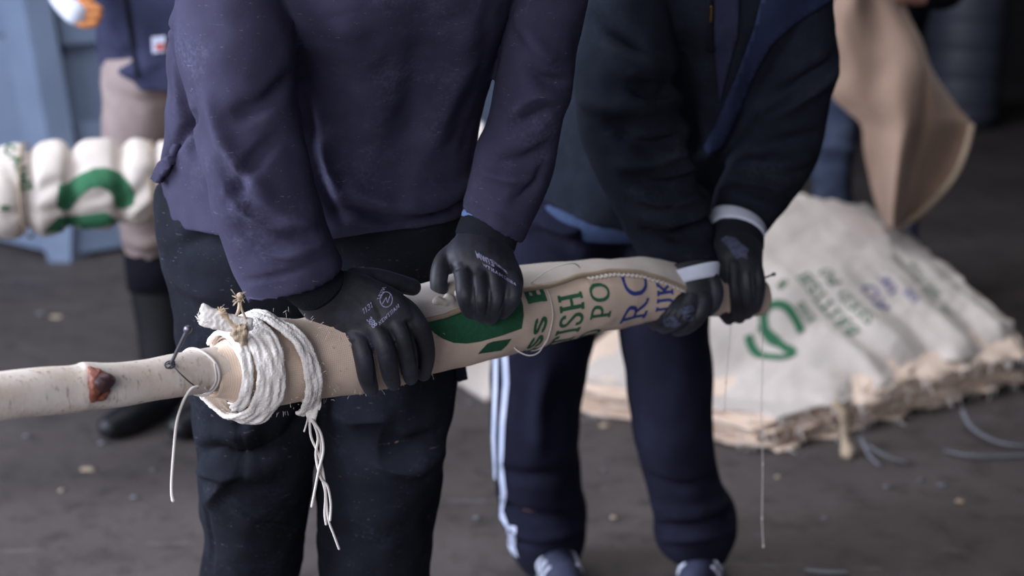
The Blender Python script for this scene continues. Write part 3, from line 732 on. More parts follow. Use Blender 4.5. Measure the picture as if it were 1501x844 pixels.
    fing = [([(1030,440,2.455), (1024,462,2.445), (1008,478,2.46), (992,484,2.49)], [.0165,.0155,.014,.012]),
            ([(1012,442,2.45), (1002,460,2.432), (985,474,2.45), (972,480,2.485)], [.016,.0155,.014,.012]),
            ([(996,442,2.45), (984,458,2.435), (970,470,2.452), (960,476,2.485)], [.0155,.015,.0135,.0115]),
            ([(984,438,2.455), (972,454,2.445), (962,464,2.46), (955,470,2.49)], [.015,.014,.0125,.011])]
    thumb = ([(1040,405,2.48), (1049,425,2.47), (1046,445,2.47), (1036,456,2.48)], [.016,.015,.014,.012])
    cuff = [X(973,420,1052,404,2.49,.0335), X(976,428,1051,414,2.485,.032), X(978,438,1050,426,2.48,.031)]
    band = [X(973,424,1052,406,2.486,.037), X(966,410,1054,388,2.494,.040)]
    g, gm = glove(t, palm, fing, thumb, cuff, 'cuffw', band=band, voxel=.0024, fl=[([(1008,446),(1000,466),(990,480)], .003, -.003), ([(992,444),(982,462),(970,476)], .003, -.003)])
    mb = MB(); fn = caster(bvh(gm), .0006)
    for poly in ([(996,452),(1016,447),(1018,456),(1000,461)], [(1000,463),(1018,460),(1016,470),(1004,472)], [(972,468),(988,462),(1000,474),(990,480),(974,478)]): patch(mb, poly, fn, 4)
    build('chalk_smudge', mb, M['gfaded'], g, recalc=False)
    # image-right glove, flat fingers hanging over the end
    palm = [X(1046,322,1116,352,2.66,.030), X(1046,346,1118,366,2.635,.030), X(1046,370,1118,380,2.605,.029), X(1046,395,1118,396,2.59,.026), X(1050,412,1116,408,2.588,.018)]
    fing = [([(1058,390,2.585), (1056,422,2.565), (1058,450,2.572), (1068,468,2.60)], [.0155,.015,.014,.0118]),
            ([(1075,388,2.58), (1076,424,2.562), (1078,450,2.572), (1084,466,2.60)], [.0155,.015,.0138,.0118]),
            ([(1092,386,2.585), (1096,420,2.57), (1095,446,2.58), (1096,460,2.605)], [.015,.0145,.0135,.0115]),
            ([(1106,384,2.59), (1112,414,2.58), (1110,438,2.59), (1107,452,2.61)], [.014,.0135,.0125,.011])]
    thumb = ([(1052,365,2.63), (1042,385,2.64), (1040,405,2.65), (1044,420,2.655)], [.015,.0145,.0135,.012])
    cuff = [X(1044,316,1118,348,2.675,.034), X(1045,330,1118,356,2.655,.032), X(1046,346,1118,366,2.635,.031)]
    band = [X(1046,330,1118,352,2.655,.033), X(1040,313,1120,344,2.68,.036)]
    g, gm = glove(t, palm, fing, thumb, cuff, 'cuffw', band=band, voxel=.0024, fl=[([(1066,400),(1067,430),(1070,462)], .003, -.004), ([(1084,398),(1087,430),(1090,460)], .003, -.004), ([(1101,398),(1104,425),(1103,452)], .003, -.004)])
    mb = MB(); fn = caster(bvh(gm), .0006); patch(mb, [(1056,352),(1064,346),(1078,349),(1086,357),(1098,366),(1094,372),(1096,380),(1086,376),(1080,380),(1072,370),(1066,360)], fn, 4)
    build('chalk_smudge', mb, M['gfaded'], g, recalc=False)
person2()

# ---- third person, far left: navy hooded top, beige trousers, black boots
def person3():
    y = 4.3
    T = [X(215,-190,330,-190,y-.05,.1), X(175,-150,385,-150,y-.03,.13), X(152,-80,395,-80,y,.14), X(145,-20,395,-20,y,.145), X(144,50,392,50,y,.15), X(150,95,388,100,y,.15), X(162,122,380,130,y,.145)]
    AL = [X(165,-150,225,-140,y-.02,.06), X(110,-110,170,-80,y-.08,.06), X(70,-70,120,-40,y-.16,.055), X(60,-45,100,-12,y-.22,.048)]
    AR = [X(330,-150,390,-150,y-.02,.06), X(362,-60,425,-60,y-.06,.058), X(365,60,425,60,y-.14,.055), X(345,150,400,170,y-.22,.05)]
    L = [X(150,80,270,80,y,.13), X(148,150,268,150,y,.13), X(152,220,255,220,y,.12), X(168,300,252,300,y-.01,.1), X(182,372,252,372,y-.02,.09)]
    R = [X(255,80,385,80,y,.13), X(262,150,384,150,y,.13), X(275,220,380,220,y,.12), X(285,300,375,300,y,.1), X(290,372,370,372,y,.09)]
    bl = [X(184,365,258,365,y-.02,.075), X(190,420,270,420,y-.01,.072), X(200,480,275,480,y,.068), X(206,540,270,540,y,.06), X(206,585,268,585,y,.055)]
    br = [X(292,365,366,365,y,.075), X(292,420,368,420,y,.072), X(294,480,366,480,y,.068), X(296,540,362,540,y,.06), X(298,585,360,585,y,.055)]
    hc = (P(272,-240,y-.1))
    t = body_mesh('person', [T, AL, AR, L, R, bl, br], (hc, -.1, -.1), extra=[([P(272,-190,y-.05), hc], [.06, .055])], voxel=.016)
    tag(t, 'person in navy hooded top, beige trousers and black boots standing at the far left', 'person')
    headparts(t, hc, -.1, -.1)
    tp, me = cloth_part('hooded_top', [dict(s=T, hem=.04), dict(s=AL, hem=.03), dict(s=AR, hem=.03)], M['hoodie'], t, voxel=.011,
        fl=[([(150,70),(170,92),(200,72)], .02, -.02), ([(155,88),(190,104),(236,96)], .02, .015), ([(160,20),(168,50),(190,80)], .02, .012), ([(200,96),(220,104),(240,100)], .012, -.01)], rum=[(6, .010, 71), (14, .005, 77)])
    fn = caster(bvh(me), .006)
    mb = MB(); patch(mb, [(180,-20),(186,-20),(196,50),(204,112),(199,112),(190,50)], fn, 5); build('zip', mb, M['black'], tp, recalc=False)
    mb = MB(); patch(mb, [(223,54),(243,52),(244,76),(225,78)], fn, 5, -.003); lb = build('sewn_label', mb, M['stripe'], tp); lb['label'] = 'small white label with a red mark'
    mb = MB(); patch(mb, [(229,64),(243,62),(243,72),(231,74)], caster(bvh(me), .0125), 4); build('label_mark', mb, plain('red_mark', (190, 90, 80), .8), lb, recalc=False)
    cloth_part('trousers', [dict(s=L, hem=.03), dict(s=R, hem=.03)], M['beige'], t, voxel=.011,
        fl=[([(152,130),(200,150),(250,140)], .02, -.01), ([(160,230),(200,240),(240,225)], .02, -.012), ([(180,350),(210,360),(240,350)], .016, .014), ([(185,365),(210,372),(245,366)], .01, -.01)], rum=[(6, .012, 81), (14, .006, 87)])
    for bt, px in ((bl, 232), (br, 330)):
        mb = MB(); loft(mb, bt, n=26, sub=5); c = P(px, 600, y)
        tube(mb, [V((c.x+.03, y+.03, .07)), V((c.x, y-.02, .06)), V((c.x-.06, y-.14, .05)), V((c.x-.10, y-.2, .045))], [.055, .056, .052, .04], n=16)
        me = remesh(mb, .009, 3); co = getco(me); co[:, 2] = np.maximum(co[:, 2], .002); setco(me, co)
        b = link('boot', me, M['boot'], t)
        mb = MB(); loft(mb, bt[:2], n=26, sub=2, grow=.006); build('boot_collar', mb, M['black'], b)
    # gloved hand
    mb = MB()
    tube(mb, [P(78,-30,y-.24), P(98,-2,y-.28), P(112,16,y-.3)], [.036,.044,.040], n=14)
    me = remesh(mb, .004, 2); g = link('work_glove', me, M['cuffw'], t); g['label'] = 'white knitted glove with orange coated fingers'
    for pts in ([(112,-8),(126,-2),(136,8)], [(116,4),(132,10),(144,14)], [(114,16),(130,22),(144,22)], [(110,26),(124,34),(140,32)], [(104,-14),(118,-16),(132,-10)]):
        mb = MB(); tube(mb, [P(a, b, y-.31+.004*i) for i, (a, b) in enumerate(pts)], [.016,.0155,.013], n=12, sub=4); build('glove_finger', mb, M['orange'], g)
person3()

# ---- fourth person, behind the held-up sack: dark top, jeans
def person4():
    y = 5.5
    T = [X(1220,-190,1330,-190,y,.1), X(1190,-160,1365,-160,y,.13), X(1180,-80,1375,-80,y,.15), X(1188,0,1368,0,y,.15), X(1194,60,1352,60,y,.145), X(1200,100,1345,100,y,.14)]
    AL = [X(1190,-160,1230,-150,y-.02,.055), X(1172,-90,1222,-90,y-.12,.055), X(1190,-40,1240,-50,y-.3,.05), X(1228,-16,1262,-40,y-.42,.042)]
    AR = [X(1330,-150,1380,-150,y-.02,.055), X(1345,-90,1410,-80,y-.1,.055), X(1352,-30,1412,0,y-.25,.055), X(1330,-22,1366,14,y-.42,.045)]
    L = [X(1196,70,1275,70,y,.12), X(1200,130,1272,130,y,.115), X(1198,200,1258,200,y,.095), X(1192,260,1250,260,y,.085), X(1194,330,1248,330,y,.08), X(1196,420,1246,420,y+.02,.08)]
    R = [X(1270,70,1350,70,y,.12), X(1276,130,1350,130,y,.115), X(1286,200,1346,200,y,.095), X(1290,260,1346,260,y,.085), X(1292,330,1344,330,y,.08), X(1296,420,1344,420,y+.02,.08)]
    hc = P(1278, -225, y-.05)
    t = body_mesh('person', [T, AL, AR, L, R], (hc, .0, -.2), extra=[([P(1275,-190,y), hc], [.06, .055]), ([P(1350,-4,y-.42), P(1326,-6,y-.48)], [.03,.028])]
        + [([P(1330,-4+k*4-6,y-.48), P(1312,-2+k*4-6,y-.53), P(1302,2+k*3-6,y-.53)], [.011,.0105,.009]) for k in range(4)] + [([P(1250,-24,y-.42), P(1262,-14,y-.5)], [.03,.03])], voxel=.011)
    tag(t, 'person in dark top and blue jeans behind the held-up sack at the back right', 'person')
    headparts(t, hc, 0, -.2)
    cloth_part('dark_top', [dict(s=T, hem=.04), dict(s=AL, hem=.03), dict(s=AR, hem=.03)], M['black'], t, voxel=.013, rum=[(6, .010, 91)])
    cloth_part('jeans', [dict(s=L, hem=.03), dict(s=R, hem=.03)], M['jeans'], t, voxel=.012, fl=[([(1194,218),(1220,214),(1252,222)], .018, .02), ([(1196,238),(1222,236),(1250,240)], .015, -.012)], rum=[(7, .012, 95), (16, .006, 97)])
    for px in (1221, 1320):
        c = P(px, 420, y+.02); make_shoe(t, V((c.x, y+.0, 0)), 0, 'shoe')
person4()

# ------------------------------------------------------------------ the pole and its hessian wrapping
def axis_y(px): return 2.2625/(1-.0004205*(px-750))
def pole():
    mb = MB()
    edges = [(-260,575,645),(-160,566,634),(-60,552,621),(0,546,614),(60,540,606),(110,536,602),(122,533,600),(130,533,599),(160,534,596),(210,529,588),(250,521,582),(290,514,575),(330,508,570),(420,500,560),(600,470,520),(800,440,490),(1000,418,460),(1104,412,446),(1112,414,444)]
    secs = []
    for px, a, b in edges:
        y = axis_y(px); r = (P(px, b, y)-P(px, a, y)).length/2
        secs.append(X(px-2, b, px+2, a, y, r))
    loft(mb, secs, n=40, sub=4)
    me = mb.mesh('pole'); bm = bmesh.new(); bm.from_mesh(me); bmesh.ops.recalc_face_normals(bm, faces=bm.faces); bm.to_mesh(me); bm.free()
    folds(me, [([(124,530),(127,565),(130,602)], .004, .0025)])
    rumple(me, 18, .0016, 3)
    t = link('wooden_pole', me, M['bark']); tag(t, 'pale peeled wooden pole running from the lower left into the hessian wrapping', 'pole')
    fn = caster(bvh(me), 0)
    mb = MB(); c = fn(152, 562); q = lambda a, b, o=0.0: fn(a, b)+V((.3, -.8, .3))*o
    tube(mb, [q(132,540), q(137,550,.001), q(140,562,.002), q(138,576,.001), q(136,588)], [.003,.007,.0095,.007,.003], n=12)
    tube(mb, [q(137,543), q(146,548,.002), q(154,555,.002)], [.003,.006,.006], n=12); tube(mb, [q(138,584), q(148,582,.001), q(158,574,.001)], [.002,.005,.004], n=12)
    m2 = remesh(mb, .0016, 5); rumple(m2, 90, .0016, 4, ridged=True)
    k = link('bud_knot', m2, M['knot2'], t); k['label'] = 'red-brown bud knot on the bark'
    mb = MB(); tube(mb, [q(141,563,-.002), q(149,561,.004), q(157,558,.008), q(162,557,.006)], [.013,.0135,.0115,.007], n=16)
    m2 = remesh(mb, .0016, 4); rumple(m2, 60, .0016, 14); b_ = link('bud', m2, M['knot'], k)
pole()

ROLL = [(306,514,579),(322,508,582),(340,496,588),(358,484,592),(380,473,594),(410,469,592),(450,467,586),(500,452,578),(540,446,570),(580,437,560),(620,425,547),(660,412,535),(700,402,526),(740,400,518),(780,396,508),(830,388,497),(880,385,487),(920,383,477),(960,383,468),(1000,390,464),(1045,398,464),(1080,402,463),(1109,404,462)]
secs = []
for px, a, b in ROLL:
    y = axis_y(px); r = (P(px, b, y)-P(px, a, y)).length/2
    secs.append(X(px+(0 if px < 1100 else 0), b, px, a, y, r*.96))
RR = resample(secs, 6)
RC = [V(r[:3]) for r in RR]; RS_ = [V(r[3:6]) for r in RR]; RB = [float(r[6]) for r in RR]
ARC = [0.0]
for i in range(1, len(RC)): ARC.append(ARC[-1]+(RC[i]-RC[i-1]).length)
PXS = [750.5+(c-O).dot(V((1,0,0)))/((c-O).dot(FW))*F for c in RC]
def s_of(px): return float(np.interp(px, PXS, ARC))
def bumpy(s, ph):
    v = noise.noise(V((s*9, math.cos(ph)*.9, math.sin(ph)*.9+5)))*.005 + noise.noise(V((s*26, math.cos(ph)*2.4, math.sin(ph)*2.4)))*.0022
    return v
def roll(s, ph, ex=0.0, smooth=False):
    """ph: 0 top, 90 towards the camera, 180 underside"""
    i = int(np.searchsorted(ARC, s))-1; i = min(max(i, 0), len(RC)-2)
    u = (s-ARC[i])/(ARC[i+1]-ARC[i]); C = RC[i].lerp(RC[i+1], u); S = RS_[i].lerp(RS_[i+1], u); b = RB[i]*(1-u)+RB[i+1]*u
    T = (RC[i+1]-RC[i]).normalized(); Sn = S.normalized(); D = T.cross(Sn).normalized()
    if D.y > 0: D = -D
    a = math.radians(ph); e = ex+(0 if smooth else bumpy(s, a))
    return C + Sn*((S.length+e)*math.cos(a)) + D*((b+e)*math.sin(a))
def sack_roll():
    mb = MB(); n = 72; L = ARC[-1]; m = 300
    for i in range(m+1):
        s = L*i/m
        for k in range(n): 
            mb.v.append(tuple(roll(s, 360*k/n))); mb.uv[len(mb.v)-1] = (s, k/n*.38)
    for i in range(m):
        for k in range(n): mb.f.append((i*n+k, i*n+(k+1) % n, (i+1)*n+(k+1) % n, (i+1)*n+k)); mb.mi.append(0)
    # inner returns at both ends so that the cloth closes on the pole
    for base, s0, ds in ((0, 0, .02), (m*n, L, -.02)):
        st = len(mb.v)
        for k in range(n):
            p = roll(s0+ds, 360*k/n, -.006 if s0 == 0 else -.01); mb.v.append(tuple(p)); mb.uv[len(mb.v)-1] = (s0+ds, k/n*.38)
        for k in range(n): mb.f.append((base+k, base+(k+1) % n, st+(k+1) % n, st+k)); mb.mi.append(0)
    o = build('hessian_sack', mb, M['hess']); tag(o, 'printed hessian sack rolled tightly round the wooden pole in the foreground', 'sack')
    tree = bvh(o.data)
    # overlapping top layer with rolled brown edge and stitching
    def edge_ph(s):
        return float(np.interp(s, [s_of(560), s_of(620), s_of(660), s_of(730), s_of(780), s_of(820), s_of(870), s_of(910), s_of(945), s_of(975)], [52, 56, 54, 46, 44, 38, 36, 44, 60, 78]))
    mb = MB(); s0, s1 = s_of(560), s_of(985); nu, nv = 120, 26
    for i in range(nu+1):
        s = s0+(s1-s0)*i/nu; e = edge_ph(s)
        for j in range(nv+1):
            ph = -70+(e+70)*j/nv; lift = .0035+.003*max(0, math.sin(s*23))*(j/nv)**2
            mb.v.append(tuple(roll(s, ph, lift))); mb.uv[len(mb.v)-1] = (s, ph/360*.38)
    for i in range(nu):
        for j in range(nv): a = i*(nv+1)+j; mb.f.append((a, a+1, a+nv+2, a+nv+1)); mb.mi.append(0)
    f = build('top_layer', mb, M['hessw'], o); md = f.modifiers.new('s', 'SOLIDIFY'); md.thickness = .003; md.offset = 0
    f['label'] = 'paler outer layer lapped over the top'
    mb = MB(); pts = [roll(s0+(s1-s0)*i/60, edge_ph(s0+(s1-s0)*i/60), .0045) for i in range(61)]
    tube(mb, pts, .0045, n=8, sub=2); build('rolled_edge', mb, M['hesso'], o)['label'] = 'brown rolled hem'
    for i in range(46):
        s = s_of(835)+(s_of(975)-s_of(835))*i/46
        if i % 2: continue
        mb = MB(); tube(mb, [roll(s, edge_ph(s)+5, .004), roll(s+.006, edge_ph(s)+10, .006), roll(s+.011, edge_ph(s)+6, .004)], .0019, n=6); build('stitch', mb, M['thread'], o)
    # print
    def fn(s0, ph0):
        def g(a, b):      # a runs up round the roll, b (letter height) runs towards the left end
            s = s0-b; ph = ph0-math.degrees(a/.058)
            return roll(s, ph, .0009)
        return g
    for nm, mt, args, kw in (('green_lettering', 'green', ('ESS', fn(s_of(764), 172), .027, .24), dict(squash=1.45)), ('green_lettering', 'green', ('B', fn(s_of(766), 66), .038, .26), {}),
        ('green_lettering', 'green', ('BRITISH', fn(s_of(818), 231), .050, .12), dict(squash=.64)), ('green_lettering', 'green', ('D PO', fn(s_of(857), 155), .044, .12), dict(squash=.72)),
        ('blue_lettering', 'blue', ('RO', fn(s_of(918), 130), .062, .11), dict(squash=.85)), ('blue_lettering', 'blue', ('UK', fn(s_of(955), 118), .040, .14), dict(squash=.8))):
        mb = MB(); write(mb, *args, **kw); build(nm, mb, M[mt], o, recalc=False)
    cf = caster(tree, .0012); mb = MB()
    patch(mb, [(609,461),(622,474),(636,488),(648,496),(664,502),(684,503),(704,500),(736,491),(764,481),(767,462),(766,447),(761,430),(740,425),(700,440),(655,448),(630,452)], cf, 5)
    patch(mb, [(700,518),(714,503),(722,500),(749,496),(742,506),(734,513)], cf, 5)
    build('green_emblem', mb, M['greend'], o, recalc=False)['label'] = 'large green printed emblem'
    # pinched gather of cloth between thumb and fingers
    mb = MB()
    for k, (pp, r) in enumerate([([(640,440),(662,446),(684,456)], .007), ([(656,434),(664,442),(668,458)], .006), ([(670,428),(672,440),(676,454)], .0055)]):
        tube(mb, [P(a, b, axis_y(a)-.060) for a, b in pp], r, n=12, sub=4)
    me = remesh(mb, .002, 2); rumple(me, 90, .002, 9); link('pinched_gather', me, M['hessw'], o)['label'] = 'gathered cloth pinched by the glove'
    return o
sack_roll()

def wrap(name, mats, strands, parent, r=.0042, width=None):
    pass
def tie_cloth():
    """frayed white strip wound round the near end of the roll"""
    t = empty('cloth_tie'); tag(t, 'frayed white cloth strip wound and knotted round the left end of the rolled sack', 'binding')
    def band(keys, nstr, wid, r, name, jitter=.0015, mat='strip', flat=.55):
        # keys: (px, ph, extra, width factor) spine on the roll; strands lie side by side along the axis
        ks = resample([list(k) for k in keys], 8); ob = None; mb = MB()
        for q in range(nstr):
            off = (q-(nstr-1)/2)*wid/nstr; pts = []; ph0 = random.random()*9
            for i, k in enumerate(ks):
                s = s_of(k[0])+off*k[3]; e = k[2]+r*.35*math.sin(i*.5+ph0)+.0012*math.sin(q*2.3)
                pts.append(roll(s if s > 0 else 0, k[1], e, True)+ (RC[1]-RC[0]).normalized()*min(0, s))
            tube(mb, pts, r, n=8, sub=1)
        me = remesh(mb, .0014, 3); rumple(me, 60, .0020, 5); rumple(me, 420, .0009, 5); link(name, me, M[mat], t)
    band([(340,-80,.004,.6),(346,-40,.010,.8),(354,0,.012,1),(362,40,.012,1),(364,75,.011,1),(363,105,.012,1),(358,135,.016,1),(350,160,.022,1),(340,185,.024,1),(326,215,.018,1)], 9, .038, .0038, 'binding_strip')
    band([(328,-50,.012,.7),(332,-10,.014,.8),(336,40,.012,.8),(336,85,.010,.7),(333,120,.012,.7),(330,150,.014,.7)], 4, .017, .0036, 'binding_strip')
    band([(356,-40,.012,.8),(374,-5,.013,1),(395,22,.009,1),(412,50,.007,1),(421,85,.007,1),(426,118,.008,1),(431,145,.010,1),(434,166,.014,.8)], 7, .025, .0036, 'binding_strip')
    # hanging tail of the second wrap
    mb = MB(); y0 = axis_y(455)-.05
    for q in range(6):
        x = 447+q*4.0
        tube(mb, [P(x-2, 560, y0+.004), P(x-1+q*.3, 585, y0), P(450+q*2.6, 604, y0+.003), P(453+q*1.6, 618, y0+.005)], [.004,.0042,.0034,.0022], n=8, sub=4)
    me = remesh(mb, .0016, 1); rumple(me, 200, .0008, 5); link('hanging_tail', me, M['strip'], t)
    thr = [[(454,612),(456,640),(468,668),(475,700),(478,730),(481,760),(490,785),(497,804)], [(457,614),(466,640),(463,668),(470,700),(480,712),(485,738),(484,762)], [(458,616),(470,634),(474,660),(467,690),(462,716),(457,742)],
           [(460,614),(470,645),(470,690),(477,722),(476,752),(478,768)], [(452,606),(450,618),(446,632)], [(468,600),(470,590),(466,560)]]
    for k, pl in enumerate(thr):
        mb = MB(); tube(mb, [P(a, b, y0+.006-.004*(k % 3)) for a, b in pl], .0021 if k < 4 else .0013, n=6, sub=5); build('frayed_thread', mb, M['thread'], t)
    # knot lumps and tufts at the top
    yk = axis_y(345)-.03
    mb = MB()
    for q in range(6): tube(mb, [P(366, 480-q*2, yk+.004), P(340, 478-q*3+3, yk), P(316, 474-q*4+4, yk-.004), P(296+3*(q % 2), 474-q*5, yk-.006)], [.005,.0055,.005,.0042], n=8, sub=4)
    me = remesh(mb, .0016, 1); rumple(me, 220, .0012, 8); link('strip_end', me, M['strip'], t)
    mb = MB()
    for a in range(7): tube(mb, [P(352+4*math.cos(a), 492+6*math.sin(a*2), yk), P(352+9*math.cos(a*1.9), 484+8*math.sin(a*1.3), yk-.012), P(350+10*math.cos(a+1), 496+8*math.sin(a+2), yk-.002)], .0042, n=8, sub=4)
    me = remesh(mb, .0018, 1); rumple(me, 200, .0012, 8); link('knot', me, M['hesso'], t)
    mb = MB(); tube(mb, [P(346,480,yk), P(334,466,yk-.002), P(325,458,yk-.004)], [.006,.005,.0055], n=10); 
    for a in range(9): tube(mb, [P(325, 459, yk-.004), P(323+6*math.cos(a*.7), 455+5*math.sin(a*.7), yk-.004)], .0012, n=5, sub=1)
    build('jute_tuft', mb, M['jute'], t)
    mb = MB(); tube(mb, [P(344,466,yk), P(350,455,yk), P(352,440,yk), P(352,434,yk)], [.002,.0026,.003,.0055], n=8); tube(mb, [P(360,466,yk), P(354,452,yk), P(352,438,yk)], .002, n=6)
    build('jute_tuft', mb, M['jute'], t)
    for px, py in ((325, 457), (352, 437), (298, 470), (350, 486)):
        mb = MB(); c = P(px, py, yk-.004)
        for a in range(16): tube(mb, [c+V((random.uniform(-.005, .005), 0, random.uniform(-.006, .006))), c+V((random.uniform(-.012, .012), random.uniform(-.01, .004), random.uniform(-.010, .014)))], .0005, n=5, sub=1, cap=False)
        build('tuft_fibres', mb, M['jute'] if px > 310 else M['thread'], t)['kind'] = 'stuff'
    # stray fibres
    rnd = random.Random(5); mb = MB()
    for k in range(220):
        px = rnd.uniform(325, 620); ph = rnd.uniform(-10, 180); s = s_of(px); a = roll(s, ph, .010 if px < 460 else .0)
        d = (a-roll(s, ph, -.03, True)).normalized()*rnd.uniform(.002, .006)+V((rnd.uniform(-1, 1), rnd.uniform(-1, 1), rnd.uniform(-1, 1)))*.005
        tube(mb, [a, a+d*.6+V((0, 0, .001)), a+d], .00035, n=4, sub=2, cap=False)
    build('loose_fibres', mb, M['thread'], t)['kind'] = 'stuff'
tie_cloth()

def nails_strings():
    def nail(pts, r, label):
        mb = MB(); a, b = pts; tube(mb, [a, b], r, n=10, sub=1); d = (b-a).normalized()
        tube(mb, [b-d*.0008, b+d*.0012], r*2.1, n=12, sub=1); o = build('nail', mb, M['nail']); tag(o, label, 'nail')
    y = axis_y(250)
    nail((P(250,534,y-.018), P(275,483,y-.05)), .0026, 'grey steel nail sticking up from the bare wooden pole at the left')
    nail((P(1108,412,2.63), P(1134,402,2.58)), .0018, 'small dark nail sticking out past the gloved hands at the right end')
    fy = lambda px, b: axis_y(px)-.034
    mb = MB(); c = P(250,533,y-.02)
    for k in range(2): tube(mb, [c+V((.007*math.cos(a), .004*math.sin(a)-.004, .004*math.sin(a+k))) for a in np.linspace(0, 2*PI, 12)], .001, n=6, sub=1, cap=False)
    tube(mb, [c, P(262,545,y-.034), P(278,560,y-.034), P(290,568,y-.026)], .001, n=6, sub=4)
    o = build('wire', mb, M['wire']); tag(o, 'thin dark wire twisted round the nail on the bare pole', 'wire')
    # white string: loops round the pole and hanging end
    mb = MB()
    def pl(px, ph, e=.0025):
        y = axis_y(px); a = np.interp(px, [250,290,330], [521,514,508]); b = np.interp(px, [250,290,330], [582,575,570])
        C = P(px, (a+b)/2, y); r = (P(px, b, y)-P(px, a, y)).length/2+e; T = V((.765, .643, -.06)).normalized(); Dn = V((.643, -.765, 0)); U = T.cross(Dn); U = U if U.z > 0 else -U
        t_ = math.radians(ph); return C+U*(r*math.cos(t_))+Dn*(r*math.sin(t_))
    tube(mb, [pl(282,-100), pl(280,-60), pl(284,-20), pl(292,20), pl(302,60), pl(304,100), pl(298,140), pl(288,170), pl(280,210)], .0021, n=8, sub=5)
    tube(mb, [P(290,566,y-.03), P(280,570,y-.034), P(268,590,y-.034), P(259,620,y-.03), P(255,660,y-.028), P(252,700,y-.03), P(252,722,y-.03), P(254,733,y-.03)], [.0018,.0018,.002,.002,.0021,.0021,.0024,.003], n=8, sub=6)
    tube(mb, [pl(300,60), pl(300,100), pl(294,130), pl(286,118)], .0018, n=6, sub=4)
    o = build('string', mb, M['thread']); tag(o, 'thin white string looped round the bare pole and hanging down beside the trousers', 'string')
    mb = MB()
    tube(mb, [roll(s_of(335), p, .004, True) for p in range(-60, 190, 20)], .0017, n=6, sub=2)
    tube(mb, [roll(s_of(326+14*i/8), 10+15*i, .009, True) for i in range(9)], .0017, n=6, sub=2)
    tube(mb, [roll(s_of(352-16*i/6), 10+12*i, .012, True) for i in range(7)], .0017, n=6, sub=2)
    o = build('twine', mb, M['thread']); tag(o, 'thin white twine criss-crossing the narrow neck of the rolled sack', 'twine')
    mb = MB(); s = s_of(780)
    tube(mb, [P(772,420,2.23), P(800,398,2.24), P(825,388,2.25), P(842,386,2.27), P(850,392,2.3)], .0012, n=6, sub=5)
    tube(mb, [P(750,505,2.2), P(760,515,2.19), P(776,521,2.19), P(790,516,2.2), P(800,500,2.22)], .0011, n=6, sub=5)
    tube(mb, [roll(s_of(772), p, .003) for p in range(50, 175, 12)], .0011, n=6, sub=2)
    o = build('loose_thread', mb, M['thread']); tag(o, 'pale loose thread looping round the middle of the rolled sack beside the lettering', 'thread')
    for pts, lab in (([(1072,468),(1068,520),(1064,560),(1062,600)], 'thin thread hanging straight down left of the far gloved fingers'), ([(1116,466),(1118,530),(1116,600),(1118,680),(1117,760),(1119,800)], 'longest thin thread hanging from the far end of the roll towards the floor')):
        mb = MB(); tube(mb, [P(a, b, 2.6) for a, b in pts], .0008, n=5, sub=4)
        for a, b in pts[2:]: ball(mb, P(a, b, 2.6), .0018, (1, 1, 2.4), 8, 6)
        o = build('hanging_thread', mb, M['thread']); tag(o, lab, 'thread')
nails_strings()

